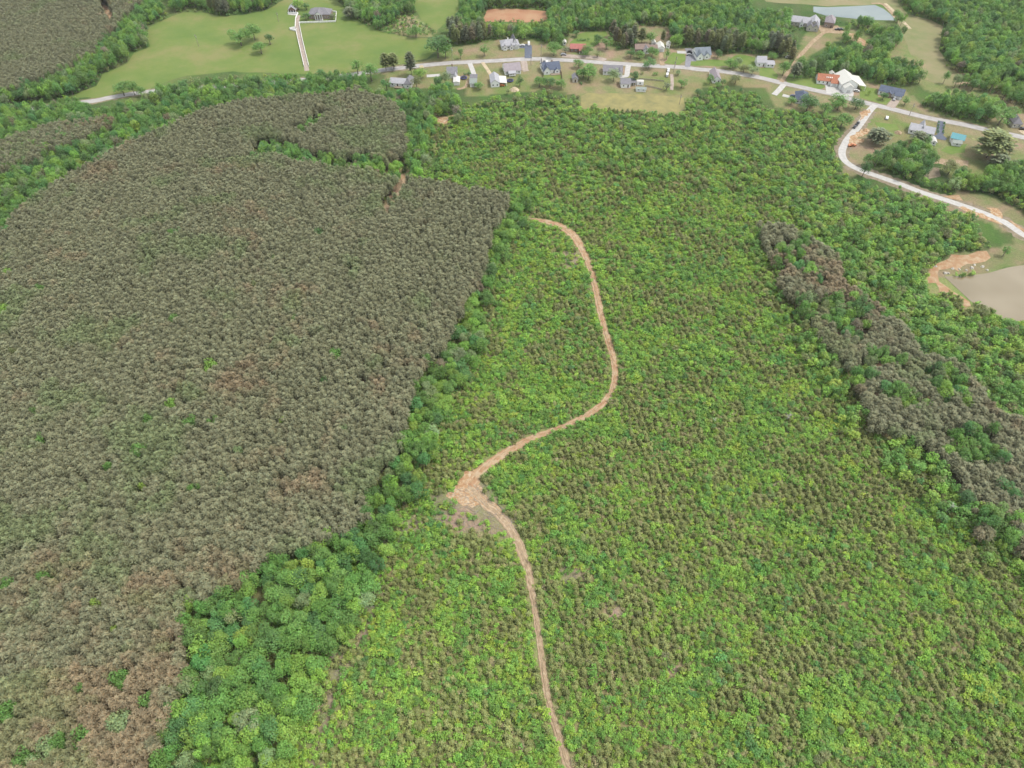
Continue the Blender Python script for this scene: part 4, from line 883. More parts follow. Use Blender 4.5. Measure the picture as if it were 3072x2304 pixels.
# ------------------------------------------------------------------ small yard things
POLE = noisy('pole_wood', (.30, .25, .2), (.45, .40, .34), 2)
def pole(k, x, y, h, label):
    p = unproject(*Q(k, x, y)); r = empty('utility_pole', p, random.uniform(-.4, .4)); tag(r, label, 'utility pole')
    MB().cyl((0, 0, -.5), (0, 0, h), .2, .13, 8).build('pole', POLE, r); MB().box(-1.2, 1.2, -.07, .07, h - 1.0, h - .85).build('crossarm', POLE, r); MB().cyl((.35, 0, h - 2.6), (.35, 0, h - 1.7), .22, .22, 10).build('transformer', METAL, r)
for k, x, y, h, lb in [('1', 2062, 482, 10, 'pale utility pole alone in the meadow near the left treeline'), ('2', 815, 222, 8, 'short utility pole in the meadow left of the mansion fence'), ('3', 2137, 742, 10, 'utility pole on brown grass right of the asphalt drive'), ('3', 2003, 868, 9, 'utility pole just south of the road by the pink gravel drive'),
                       ('3', 962, 812, 11, 'thin utility pole beside the big round tree at the road edge'), ('4', 1483, 770, 9, 'utility pole in front of the brick cottage yard trees'), ('4', 1858, 960, 9, 'utility pole south of the road near the white pickup'), ('d', 182, 1050, 9, 'utility pole north of the road left of the grey apron drive'),
                       ('4', 1938, 1385, 8, 'utility pole at the right end of the hay field'), ('e', 1120, 508, 7, 'utility pole in front of the big pale garage'), ('g', 720, 120, 10, 'pale utility pole beside the road above the grey ranch house')]: pole(k, x, y, h, lb)
def fence(name, label, pts, mat, h=1.3, gap=2.6, rails=(.45, .85, 1.25), th=.07, rw=.16, post=.09):
    W = [unproject(*p) for p in pts]; r = empty(name, W[0]); tag(r, label, 'fence'); o0 = W[0]
    ps = MB()
    for a, b_ in zip(W[:-1], W[1:]):
        n = max(1, int((b_ - a).length / gap))
        for j, zr in enumerate(rails):
            rl = MB()
            for i in range(n):
                p, q = a.lerp(b_, i / n), a.lerp(b_, (i + 1) / n)
                p = Vector((p.x, p.y, float(terr(p.x, p.y)))) - o0; q = Vector((q.x, q.y, float(terr(q.x, q.y)))) - o0
                d = (q - p).normalized(); s = Vector((-d.y, d.x, 0)).normalized() * th / 2
                vs = [p - s + Vector((0, 0, zr - rw)), q - s + Vector((0, 0, zr - rw)), q + s + Vector((0, 0, zr - rw)), p + s + Vector((0, 0, zr - rw)), p - s + Vector((0, 0, zr)), q - s + Vector((0, 0, zr)), q + s + Vector((0, 0, zr)), p + s + Vector((0, 0, zr))]
                rl.add(vs, [(0, 3, 2, 1), (4, 5, 6, 7), (0, 1, 5, 4), (1, 2, 6, 5), (2, 3, 7, 6), (3, 0, 4, 7)])
            rl.build('rail', mat, r)
        for i in range(n + 1):
            p = a.lerp(b_, i / n); z = float(terr(p.x, p.y)) - o0.z; x, y = p.x - o0.x, p.y - o0.y
            ps.box(x - post, x + post, y - post, y + post, z - .3, z + h)
    tag(ps.build('posts', mat, r), kind='stuff')
fence('white_fence', 'white rail fence around the mansion garden and down the right side of its drive', QL('h', ((1420, 350), (1705, 380), (1685, 665), (585, 705), (610, 860), (680, 1207))) + [Q('2', 1130, 690)], TRIM, h=1.6, rails=(.5, .95, 1.45), th=.3, rw=.3, post=.14)
fence('white_fence', 'white rail fence down the left side of the mansion drive from the brick garage', QL('h', ((245, 415), (545, 415), (480, 560), (462, 850), (300, 878), (300, 900), (490, 950), (545, 1207))) + [Q('2', 1080, 690)], TRIM, h=1.6, rails=(.5, .95, 1.45), th=.3, rw=.3, post=.14)
fence('dark_fence', 'dark board fence along the left side of the navy-roofed farmhouse', QL('b', ((1272, 545), (1295, 700), (1305, 965))), DOORM, h=1.6, rails=(.6, 1.1, 1.55), rw=.4)
fence('dark_fence', 'dark board fence along the right side of the navy-roofed farmhouse yard', QL('b', ((1662, 780), (1690, 850), (1702, 990))), DOORM, h=1.6, rails=(.6, 1.1, 1.55), rw=.4)
fence('grey_fence', 'pale grey fence line across the yard east of the T-shaped drive', QL('c', ((1200, 545), (1420, 565), (1610, 582))), POLE, rw=.25)
fence('grey_fence', 'pale grey fence line from the camper trailer to the small tree by the hay field', QL('c', ((1300, 660), (1450, 690), (1570, 722))), POLE, rw=.25)
# trampolines and yard clutter
def trampoline(k, x, y, label):
    p = unproject(*Q(k, x, y)); r = empty('trampoline', p); tag(r, label, 'trampoline')
    MB().cyl((0, 0, .85), (0, 0, .95), 2.1, 2.1, 24).build('mat', BLACK, r)
    rg = MB(); n = 24
    for i in range(n):
        a, b_ = 2 * math.pi * i / n, 2 * math.pi * (i + 1) / n
        vs = [(math.cos(t) * rr, math.sin(t) * rr, z) for t in (a, b_) for rr in (2.1, 2.6) for z in (.86, 1.0)]
        rg.add(vs, [(0, 2, 3, 1), (4, 5, 7, 6), (1, 3, 7, 5), (0, 4, 6, 2), (2, 6, 7, 3), (0, 1, 5, 4)])
    rg.build('padding', cm('blue_padding', (.06, .06, .25), .6), r)
    for i in range(6): a = i * 1.047; MB().cyl((2.4 * math.cos(a), 2.4 * math.sin(a), 0), (2.4 * math.cos(a), 2.4 * math.sin(a), .86), .06, .06, 6).build('leg', METAL, r)
trampoline('a', 1740, 385, 'round trampoline with blue rim on brown grass left of the concrete drive')
trampoline('b', 628, 995, 'round trampoline with blue rim right of the white workshop')
def pile(k, x, y, s, mat, label, name='dirt_pile'):
    p = unproject(*Q(k, x, y)); rr = np.random.default_rng(int(x)); vs = [(0, 0, s * .5)]; fs = []
    for j, (ra, zz) in enumerate(((.35, .42), (.7, .2), (1, -.1))):
        for i in range(12): a = i * math.pi / 6; q = ra * s * rr.uniform(.85, 1.15); vs.append((q * math.cos(a), q * math.sin(a), zz * s * rr.uniform(.85, 1.1)))
    for i in range(12):
        fs.append((0, 1 + i, 1 + (i + 1) % 12))
        for j in range(2): a = 1 + 12 * j; fs.append((a + i, a + 12 + i, a + 12 + (i + 1) % 12, a + (i + 1) % 12))
    o = MB().add(vs, fs).build(name, mat); o.location = p; tag(o, label, 'dirt pile' if 'dirt' in name else 'hay pile')
pile('b', 715, 1168, 4.0, GRAVEL, 'golden straw pile at the wood edge below the blue trampoline', 'hay_pile')
pile('g', 582, 338, 3.0, SOIL_TAN, 'pale dirt pile on the lawn left of the grey ranch house')
pile('7', 650, 500, 3.0, SOIL_PALE, 'washed dirt pile at the bend of the side road')
# boulders on the pond bank
BOULD = noisy('boulder_stone', (.45, .42, .36), (.62, .58, .5), 2)
for i, (x, y, s) in enumerate([(1305, 1012, 1.3), (1440, 998, 1.2), (1240, 1040, 1.0), (1500, 1040, 1.0), (975, 1078, 1.3), (1010, 1078, 1.2), (1340, 975, .9), (1150, 1030, .9), (860, 995, 1.0), (1070, 1022, .9)]):
    p = unproject(*Q('8', x, y)); rr = np.random.default_rng(i)
    vs = [tuple(np.array(v) * s * rr.uniform(.7, 1.2)) for v in [(1, 0, 0), (.5, .8, 0), (-.5, .8, 0), (-1, 0, 0), (-.5, -.8, 0), (.5, -.8, 0), (.6, .1, .6), (-.1, .6, .7), (-.6, -.1, .6), (.1, -.5, .65)]]
    o = MB().add(vs, [(0, 1, 7, 6), (1, 2, 7), (2, 3, 8, 7), (3, 4, 8), (4, 5, 9, 8), (5, 0, 6, 9), (6, 7, 8, 9), (5, 4, 3, 2, 1, 0)]).build('boulder', BOULD)
    o.location = p; tag(o, 'pale boulder on the grassy bank above the brown pond' if x > 1050 else 'pale boulder beside the curved dirt track at the pond corner', 'boulder', 'boulders on the upper pond bank' if x > 1050 else 'boulders at the pond corner')

# ------------------------------------------------------------------ yard trees and hand-placed single trees
TINTS = {'mid': (.108, .215, .048), 'bright': (.165, .285, .052), 'dark': (.075, .155, .045), 'yellow': (.20, .29, .05), 'pale': (.18, .245, .105), 'blue': (.085, .20, .060), 'pine': (.14, .165, .095), 'brown': (.19, .17, .11), 'olive': (.155, .18, .07)}
CNT = [0]
def plant_tree(P, kind, width, height, tint, label, group=None, name=None, rng=random):
    i = CNT[0]; CNT[0] += 1
    s = SPL[kind]; cr_, tk_ = s[i % len(s)]
    nw, nh = {'bl': (8.6, 12.0), 'bt': (6.0, 9.0), 'pn': (4.1, 11.0), 'tp': (6.2, 20.0)}[kind]
    r = empty(name or ('pine_tree' if kind in ('pn', 'tp') else 'broadleaf_tree'), P, rng.random() * 6.28)
    tag(r, label, 'tree', group)
    r.scale = (width / nw, width / nw, height / nh)
    c = link('crown', cr_, r); link('trunk', tk_, r)
    c['tint'] = [float(tint[0]), float(tint[1]), float(tint[2]), 1.0]
    return r
def yard(k, xc, yt, yb, w, col_, label, kind='bl', name=None):
    bx, by = Q(k, xc, yb); tx, ty = Q(k, xc, yt); s = CROPS[k][2]; m_ = ppm(bx, by)
    p0 = unproject(bx, by); dist = math.hypot(p0.x, p0.y); an = math.atan2(CAM_H, dist)
    W = w / s / m_ * (1.4 if k == '2' else 1.2)
    p = unproject(bx, by - W * .22 * math.sin(an) * m_)
    H = max(((by - ty) / m_ - W * .35 * math.sin(an)) / math.cos(an), W * .8, 2.5)
    t = np.array(TINTS[col_]) * random.uniform(.9, 1.12)
    mark(p.x, p.y, W * .35)
    H = max(H * .82, W * .75)
    return plant_tree(p, kind, W, H, t, label, name=name or ('yard_pine' if kind == 'tp' else 'yard_tree'))
Y = [('2', 430, 300, 490, 150, 'mid', 'widest of the four trees in the middle of the meadow'), ('2', 570, 230, 430, 120, 'mid', 'rearmost tree of the four in the meadow'), ('2', 640, 410, 570, 110, 'mid', 'nearest tree of the four in the meadow, lowest in view'), ('2', 732, 330, 470, 75, 'dark', 'slim right-hand tree of the four in the meadow', 'bt'),
     ('2', 1025, 30, 115, 95, 'bright', 'bright green tree behind the brick garage and mansion'), ('2', 1105, 15, 105, 60, 'dark', 'dark evergreen behind the left end of the mansion', 'bt'), ('2', 1105, 120, 220, 70, 'dark', 'dark evergreen in front of the left end of the mansion', 'bt'), ('2', 1375, 175, 215, 60, 'pine', 'low dark shrub tree at the right corner of the mansion', 'bt'),
     ('2', 1560, 95, 200, 100, 'pine', 'grey pine at the meadow edge right of the mansion', 'tp'), ('2', 1640, 600, 780, 90, 'mid', 'slender green tree standing up at the right end of the southern treeline', 'bt'), ('2', 1780, 640, 860, 130, 'mid', 'tall green tree left of the pointed evergreen'),
     ('2', 1930, 530, 745, 80, 'olive', 'left of two tall thin pines beside the road', 'tp'), ('2', 2010, 530, 730, 90, 'olive', 'right of two tall thin pines beside the road', 'tp'), ('2', 1940, 780, 945, 75, 'blue', 'pointed blue-green evergreen at the left end of the long low house', 'bt'),
     ('3', 420, 660, 1020, 130, 'pine', 'very tall grey-brown pine beside the road gap', 'tp'), ('3', 540, 900, 1060, 150, 'bright', 'bright green round tree below the short gravel drive'), ('3', 490, 1000, 1200, 130, 'olive', 'olive tree at the right end of the long low house'), ('3', 770, 520, 800, 300, 'dark', 'big dark round tree on the road edge at the meadow corner'),
     ('3', 870, 560, 790, 150, 'mid', 'smaller green tree at the right side of the big dark round tree'), ('3', 1072, 610, 790, 80, 'mid', 'conical tree on brown lawn north of the road', 'bt'), ('3', 1385, 580, 760, 110, 'mid', 'oval two-toned tree on brown lawn left of the white house', 'bt'), ('3', 870, 910, 1150, 130, 'pale', 'pale grey-green tree in front of the half hidden grey-roofed house'),
     ('3', 790, 990, 1180, 120, 'dark', 'dark green tree left of the pale grey-green tree'), ('3', 920, 1060, 1250, 130, 'mid', 'green tree below the pale grey-green tree'), ('3', 760, 1180, 1380, 180, 'dark', 'large dark round tree above the orange washed clearing'), ('3', 890, 1200, 1400, 190, 'dark', 'large dark tree right of the one above the orange clearing'), ('3', 980, 1230, 1380, 140, 'mid', 'green tree on the right end of the dark clump above the orange clearing'),
     ('3', 1315, 1130, 1200, 110, 'mid', 'low green bush tree between the grey garage and white workshop'), ('3', 1855, 990, 1160, 90, 'dark', 'upright dark tree right of the blue trampoline', 'bt'), ('3', 480, 360, 510, 150, 'mid', 'bushy tree on the hedge line between the meadows'), ('3', 1920, 400, 540, 190, 'bright', 'bright green tree behind the asphalt drive top'),
     ('4', 270, 540, 760, 170, 'mid', 'tall green tree at the right end of the brown lawn by the wood'), ('4', 425, 620, 720, 90, 'pine', 'grey-leaved small tree left of the red-roofed house', 'bt'), ('4', 700, 610, 750, 140, 'mid', 'round tree hiding the right end of the red-roofed house'), ('4', 570, 400, 500, 90, 'dark', 'dark round tree at the top of the small green lawn', 'bt'),
     ('4', 860, 450, 600, 120, 'dark', 'dark tree on the right edge of the small green lawn'), ('4', 965, 480, 670, 130, 'mid', 'broad green tree right of the small green lawn'), ('4', 850, 690, 765, 80, 'olive', 'small bush tree right of the red-roofed house drive', 'bt'), ('4', 1310, 480, 620, 110, 'dark', 'dark tree at the upper left of the brick cottage'),
     ('4', 1545, 390, 600, 120, 'mid', 'tall green tree behind the brick cottage'), ('4', 1430, 350, 590, 110, 'olive', 'tall bare-stemmed pine behind the brick cottage', 'tp'), ('4', 1710, 390, 580, 60, 'olive', 'lone thin pine in the clearing behind the white garage', 'tp'), ('4', 1290, 650, 780, 120, 'dark', 'dark tree at the left end of the brick cottage front row'),
     ('4', 1410, 680, 790, 110, 'mid', 'middle tree of the brick cottage front row'), ('4', 1570, 680, 780, 150, 'mid', 'right tree of the brick cottage front row'), ('4', 1530, 750, 925, 140, 'blue', 'blue-green tree overhanging the road south of the brick cottage'), ('4', 1765, 620, 800, 70, 'mid', 'narrow hedge tree right of the white garage', 'bt'), ('4', 1850, 440, 640, 100, 'bright', 'bright yellow-green tree right of the clearing by the small sheds'),
     ('4', 600, 800, 920, 120, 'mid', 'tree at the road edge on the left top of the round clump'), ('4', 730, 840, 1080, 210, 'mid', 'largest tree of the round clump south of the road'), ('4', 660, 900, 1060, 150, 'dark', 'dark tree on the lower left of the round clump'), ('4', 1060, 880, 1100, 140, 'pale', 'spreading thin tree in front of the purple-roofed house'),
     ('4', 1330, 920, 1105, 115, 'dark', 'round dark tree right of the T-shaped drive'), ('4', 1760, 1060, 1210, 95, 'pine', 'small grey-green tree at the fence end by the hay field', 'bt'), ('4', 1965, 1030, 1180, 110, 'mid', 'round green tree alone on the lawn above the hay field'), ('4', 1920, 940, 1010, 80, 'pale', 'small pale tree just south of the road near the white pickup', 'bt'),
     ('4', 80, 1055, 1170, 150, 'mid', 'left tree of the low row behind the farmhouse yard'), ('4', 220, 1060, 1180, 150, 'dark', 'middle tree of the low row behind the farmhouse yard'), ('4', 370, 1080, 1190, 130, 'mid', 'right tree of the low row behind the farmhouse yard'), ('4', 2180, 1180, 1290, 110, 'dark', 'dark tree at the white structure right of the hay field'),
     ('5', 300, 980, 1130, 90, 'mid', 'green tree at the left wall of the plain mauve-roofed house'), ('5', 465, 1030, 1150, 70, 'dark', 'small dark tree at the right wall of the plain mauve-roofed house', 'bt'), ('5', 400, 1090, 1180, 90, 'mid', 'round tree below the plain mauve-roofed house'), ('5', 570, 760, 930, 140, 'mid', 'bushy tree on the lawn between the slate and white houses'), ('5', 660, 740, 890, 110, 'pale', 'paler tree right of the bushy one on the lawn'),
     ('5', 410, 640, 780, 90, 'dark', 'dark tree at the right side of the slate-roofed house'), ('5', 860, 900, 1010, 130, 'pale', 'small pale-flowered tree overhanging the road'), ('5', 750, 850, 980, 120, 'olive', 'olive tree north of the road beside the pale-flowered one'), ('5', 640, 980, 1130, 140, 'olive', 'olive tree south of the road opposite the pale-flowered one'),
     ('5', 1130, 690, 810, 110, 'mid', 'tree just behind the white gabled house'), ('5', 1270, 790, 1020, 130, 'mid', 'light tree on the slope left of the dirt lane'), ('5', 1420, 800, 1060, 130, 'pine', 'grey pine at the right side of the dirt lane mouth', 'tp'), ('5', 1650, 1310, 1420, 110, 'dark', 'dark tree in front of the pointed navy-roofed house'), ('5', 1380, 1310, 1400, 110, 'mid', 'tree at the left side of the pointed navy-roofed house'),
     ('6', 45, 1110, 1290, 130, 'mid', 'green tree just south of the road opposite the big pale garage'), ('6', 250, 1115, 1290, 145, 'dark', 'oval dark tree on brown grass south of the road'), ('6', 405, 1035, 1110, 40, 'yellow', 'tiny yellow-green tree on the lawn right of the big pale garage', 'bt'), ('6', 565, 1060, 1170, 90, 'dark', 'dark tree in front of the navy ranch house'), ('6', 820, 1110, 1230, 80, 'mid', 'tree at the right end of the navy ranch house', 'bt'),
     ('7', 60, 175, 325, 170, 'dark', 'large dark tree below the pointed navy-roofed house'), ('7', 230, 210, 350, 120, 'mid', 'tree above the short brown bank left of the side road'), ('7', 340, 165, 290, 150, 'mid', 'spreading green tree below the concrete apron'), ('7', 400, 310, 480, 150, 'mid', 'green tree beside the brown bank near the side road'), ('7', 870, 500, 590, 70, 'pale', 'small pale bush tree on the lawn by the dirt pile', 'bt'),
     ('7', 740, 510, 650, 170, 'pine', 'dark spreading pine below the small pale bush tree', 'tp'), ('7', 1150, 490, 640, 130, 'pine', 'left pine in front of the grey ranch house', 'tp'), ('7', 1225, 520, 650, 100, 'mid', 'green tree in front of the right end of the grey ranch house'), ('7', 1840, 560, 800, 300, 'olive', 'great spreading pine on the lawn east of the teal-roofed barn', 'tp'), ('7', 1960, 520, 650, 130, 'mid', 'green tree touching the great spreading pine'),
     ('7', 1460, 790, 950, 150, 'olive', 'sprawling tree over the bare strip below the teal-roofed barn'), ('7', 1950, 330, 470, 200, 'mid', 'wide tree left of the grey house at the right edge'), ('7', 1930, 700, 900, 160, 'pine', 'grey pine below the great spreading pine', 'tp'),
     ('8', 1690, 700, 880, 90, 'mid', 'leaning green bush alone on the pond bank', 'bt'), ('8', 1400, 1440, 1640, 130, 'olive', 'olive tree overhanging the lower shore of the brown pond'), ('8', 1760, 1630, 1800, 150, 'mid', 'green tree on the lower shore of the brown pond')]
for t in Y:
    yard(*t[:6], t[6], kind=t[7] if len(t) > 7 else 'bl')
for x, y0, y1, w, lb in [(1290, 850, 1010, 150, 'left tree overhanging the far left end of the road'), (1400, 820, 1000, 110, 'right tree overhanging the far left end of the road'), (1480, 880, 1010, 90, 'small tree at the far left end of the road, nearest the wood')]: yard('1', x, y0, y1, w, 'mid', lb)
def snag(px_, py_, h, label):
    p = unproject(px_, py_); r = empty('dead_tree', p); tag(r, label, 'dead tree'); rr = random.Random(int(px_))
    MB().cyl((0, 0, -.3), (.2, .1, h), .22, .05, 7).build('trunk', DEADWOOD, r)
    for i in range(11):
        z = h * rr.uniform(.35, .95); a = rr.random() * 6.28; l = h * .32 * rr.uniform(.6, 1.1)
        MB().cyl((.1, .05, z), (math.cos(a) * l, math.sin(a) * l, z + l * .5), .09, .025, 5).build('branch', DEADWOOD, r)
DEADWOOD = noisy('bleached_wood', (.50, .47, .43), (.75, .72, .66), 3)
snag(2359, 1265, 6, 'bleached dead tree standing in the scrub left of the brown pine strip'); snag(2835, 1540, 8, 'bleached dead tree at the green near edge of the brown pine strip'); snag(1012, 1830, 7, 'bare grey dead tree poking out of the lower-left broadleaf belt'); snag(2140, 1270, 4, 'small pale dead stem in the middle of the scrub slope')
# dark bushes lining the blue-grey drive, and a row on the small lawn
def bush(k, x, y, s, tint, label, group, name='bush'):
    p = unproject(*Q(k, x, y)); o = link(name, SHR[int(x) % 5]); o.location = p; o.scale = (s, s, s * .9); o.rotation_euler = (0, 0, x)
    tag(o, label, 'bush', group); o['tint'] = [*[float(c) for c in TINTS[tint]], 1.0]
for i in range(6):
    bush('g', 1098 - 3 * i, 222 + 26 * i, .95, 'dark', 'clipped dark bush in the left row along the blue-grey drive', 'bushes left of the blue-grey drive', 'clipped_bush')
    bush('g', 1170 - 2 * i, 218 + 25 * i, .95, 'dark', 'clipped dark bush in the right row along the blue-grey drive', 'bushes right of the blue-grey drive', 'clipped_bush')
for i in range(5): bush('4', 592 + 34 * i, 545, 1.2, 'dark', 'small round bush in the short row on the green lawn behind the red-roofed house', 'bushes on the green lawn', 'round_bush')
for x, y, lb in [(1175, 990, 'left'), (1130, 1000, 'middle'), (1195, 995, 'right')]: bush('3', x, y, 1.4, 'dark', 'small dark bush right of the trampoline, %s one of three' % lb, None, 'round_bush')
bush('4', 1440, 985, 1.6, 'olive', 'left of two small bushes on the open lawn south of the road', None); bush('4', 1617, 1000, 2.2, 'mid', 'right of two small bushes on the open lawn south of the road', None)
bush('4', 632, 1120, 1.8, 'dark', 'small dark bush right of the cream shed', None)

# lone green trees inside the plantation (photo-view coordinates of their crowns)
LONE = [(452, 790, 9, 'bright'), (412, 908, 8, 'mid'), (370, 872, 6, 'bright'), (322, 908, 6, 'mid'), (462, 912, 5, 'mid'), (725, 764, 8, 'mid'), (690, 505, 8, 'dark'), (385, 500, 7, 'dark'), (375, 690, 7, 'mid'), (10, 668, 9, 'bright'), (90, 625, 6, 'mid'), (20, 590, 6, 'bright'), (75, 890, 6, 'mid'), (90, 950, 6, 'mid'), (300, 970, 7, 'mid'), (235, 1010, 5, 'mid'), (420, 1055, 5, 'mid'), (515, 975, 5, 'pale'), (700, 820, 5, 'dark'), (745, 925, 5, 'pale'),
        (205, 1305, 5, 'yellow'), (95, 1245, 5, 'mid'), (5, 1265, 8, 'mid'), (250, 1360, 4, 'yellow'), (255, 1468, 8, 'mid'), (178, 1485, 4, 'mid'), (8, 1540, 9, 'mid'), (255, 1560, 11, 'pale'), (90, 1625, 9, 'pale'), (125, 1600, 7, 'mid'), (320, 1515, 8, 'mid'), (175, 1590, 8, 'mid'), (550, 615, 4, 'olive'), (30, 760, 4, 'olive'), (815, 345, 8, 'mid'), (370, 505, 5, 'mid'), (590, 560, 4, 'mid'),
        (50, 1640, 8, 'mid'), (310, 1050, 4, 'yellow'), (610, 910, 4, 'yellow'), (635, 690, 4, 'mid')]
LONE_ROOTS = {}
for i, (x, y, w, c) in enumerate(LONE):
    p = unproject(*Q('v', x, y), 9.0); p = Vector((p.x, p.y, float(terr(p.x, p.y)))); mark(p.x, p.y, w * .4)
    ver = 'upper' if y < 650 else ('middle' if y < 1100 else ('lower' if y < 1450 else 'bottom')); hor = 'far left' if x < 130 else ('left' if x < 330 else ('centre' if x < 560 else 'right'))
    cn = {'bright': 'bright green', 'mid': 'deep green', 'dark': 'dark green', 'pale': 'pale green', 'yellow': 'yellow-green', 'olive': 'olive green'}[c]
    lr = plant_tree(p, 'bl', w, random.uniform(11.5, 13), np.array(TINTS[c]) * random.uniform(.95, 1.1), '%s %s tree alone among brown pines, %s %s of the stand' % (['small', 'medium', 'large'][0 if w < 6 else (1 if w < 8 else 2)], cn, ver, hor), None, 'lone_tree')
    LONE_ROOTS.setdefault(lr['label'], []).append((y, x, lr))
for lb, L_ in LONE_ROOTS.items():
    if len(L_) > 1:
        L_ = sorted(L_, key=lambda q: q[0]); nm_ = ['uppermost', 'lowest'] if len(L_) == 2 else ['uppermost', 'middle', 'lowest'] if len(L_) == 3 else ['uppermost', 'second', 'third', 'lowest']
        for q, w_ in zip(L_, nm_): q[2]['label'] = w_ + ' ' + lb

# ------------------------------------------------------------------ thin haze
hm_ = bpy.data.materials.new('haze_air'); hm_.use_nodes = True; hn = hm_.node_tree
hn.nodes.remove(hn.nodes['Principled BSDF']); pv = hn.nodes.new('ShaderNodeVolumePrincipled')
pv.inputs['Color'].default_value = (.93, .96, .97, 1); pv.inputs['Density'].default_value = HAZE; pv.inputs['Anisotropy'].default_value = 0.2
hn.links.new(pv.outputs[0], hn.nodes['Material Output'].inputs['Volume'])
tag(MB().box(-15000, 15000, -15000, 15000, -40, 268).build('haze', hm_), kind='stuff')
# ------------------------------------------------------------------ the woods
def candidates(sp_, jit, y1=900):
    xs = np.arange(-640, 640, sp_); ys = np.arange(12, y1, sp_)
    X, Y_ = np.meshgrid(xs, ys); X = X.ravel(); Y_ = Y_.ravel()
    X = X + RNG.uniform(-jit, jit, len(X)) * sp_; Y_ = Y_ + RNG.uniform(-jit, jit, len(Y_)) * sp_
    k = np.abs(X) < 200 + .72 * Y_          # a margin outside the frame
    return X[k], Y_[k]
def inside(X, Y_, h, polys, ragged=0):
    Z = terr(X, Y_); px, py, pz_ = project(X, Y_, Z + h)
    if ragged:
        k = ragged * F / pz_
        px = px + (fbm(X, Y_, 16, 201) - .5) * 2 * k; py = py + (fbm(X, Y_, 16, 207) - .5) * 2 * k
    out = np.zeros(len(X), bool)
    for p in polys: out |= inpoly(px, py, p)
    return out
def is_open(X, Y_, canopy=0):
    if canopy: return is_open(X, Y_) | inside(X, Y_, canopy, GAPS) | inside(X, Y_, canopy * .5, GAPS)
    Z = terr(X, Y_); px, py, _ = project(X, Y_, Z)
    out = np.zeros(len(X), bool)
    for p in OPEN: out |= inpoly(px, py, p)
    return out
def tints(X, Y_, palette, weights, scale=14, seed=5, local=.6):
    """cluster-correlated choice from a palette plus brightness jitter"""
    n = len(X); pal = np.array([TINTS[p] for p in palette])
    w = np.array(weights, float); w /= w.sum(); cum = np.cumsum(w)
    u = np.argsort(np.argsort(fbm(X, Y_, scale, seed))) / max(n, 1)
    u = np.where(RNG.random(n) < local, RNG.random(n), u)
    k = np.minimum(np.searchsorted(cum, u), len(w) - 1)
    return pal[k] * RNG.uniform(.82, 1.2, (n, 1)) * (1 + RNG.normal(0, .05, (n, 3)))
def emit(name, label, X, Y_, kind, lib, nvar, W, H, T, ind_label, ind_name, group, nind=300, cat='trees', only=None):
    """the nind largest in view become trees of their own, the rest one object"""
    Z = terr(X, Y_)
    px, py, pz = project(X, Y_, Z + H * .7)
    vis = (px > 5) & (px < 3067) & (py > 5) & (py < 2299)
    nw, nh = {'bl': (8.6, 12.0), 'bt': (6.0, 9.0), 'pn': (4.1, 11.0), 'tp': (6.2, 20.0)}[kind]
    size = np.where(vis, W / pz, 0)
    order = np.argsort(-size); ind = order[:nind]; ind = ind[size[ind] > 0]
    rest = np.setdiff1d(np.arange(len(X)), ind)
    for i in ind:
        plant_tree((X[i], Y_[i], Z[i]), kind, W[i], H[i], T[i], ind_label(px[i], py[i], T[i]), group, ind_name)
    n = len(rest); s = np.stack([W[rest] / nw, W[rest] / nw, H[rest] / nh], 1)
    rot = np.stack([RNG.normal(0, .04, n), RNG.normal(0, .04, n), RNG.random(n) * 6.28], 1)
    stuff(name, lib, np.stack([X[rest], Y_[rest], Z[rest]], 1), RNG.integers(0, nvar, n), rot, s, T[rest], label, cat)
    print(name, len(ind), n)
def place(a, b):
    if b > 2150: v = 'at the bottom edge'
    elif b > 1950: v = 'just above the bottom edge'
    elif b > 1700: v = 'low in the view'
    elif b > 1400: v = 'below the middle'
    elif b > 1000: v = 'in the middle'
    else: v = 'above the middle'
    for lim, h in ((200, 'at the far left'), (420, 'near the left edge'), (600, 'in the left part'), (800, 'left of the clear-cut'), (1080, 'beside the pale bare strip'), (1600, 'left of the dirt track'), (2100, 'right of the dirt track'), (2750, 'in the right part'), (9999, 'at the right edge')):
        if a < lim: return v + ', ' + h
def cname(t):
    r_, g_, b_ = t[:3]
    q = g_ / max(r_, 1e-4)
    if q < 1.15: return 'brown-grey'
    if q < 1.35: return 'olive'
    if q < 1.5: return 'yellow-green'
    return 'bright green' if g_ > .17 else ('dark green' if g_ < .12 else 'mid green')

# brown plantation pines
X, Y_ = candidates(2.4, .42)
ragp = fbm(X, Y_, 10, 131) - .10 * (project(X, Y_, terr(X, Y_))[1] < 900)
pm = (inside(X, Y_, 10, [PINE_MAIN], 1.5) | inside(X, Y_, 10, [PINE_TOPLEFT, PINE_STRIP_LEFT], 4) | (inside(X, Y_, 8, [PINE_RIGHT], 5) & (ragp < .56))) & ~inside(X, Y_, 9, [WEDGE, WEDGE2] + EDGE_WOOD, 4) & ~is_open(X, Y_, 9) & (occ(X, Y_) < .5)
px, py, _ = project(X, Y_, terr(X, Y_) + 8)
gap = fbm(X, Y_, 9, 41) > .80
pm &= ~gap
X, Y_, px, py = X[pm], Y_[pm], px[pm], py[pm]
n = len(X)
lowb = np.clip((py - 1600) / 450, 0, 1) * np.clip((1000 - px) / 250, 0, 1) + np.clip((px - 2100) / 400, 0, 1) * .45
f = fbm(X, Y_, 30, 22) * .6 + fbm(X, Y_, 7, 25) * .4
kb = np.clip((f - .60 + .27 * lowb) * 6, 0, 1)
base = np.array((.186, .192, .110)); brn = np.array((.226, .182, .108)); grn = np.array((.14, .20, .075))
T = base * (1 - kb)[:, None] + brn * kb[:, None]
kg = np.clip((fbm(X, Y_, 22, 77) - .60) * 8, 0, 1) * .5
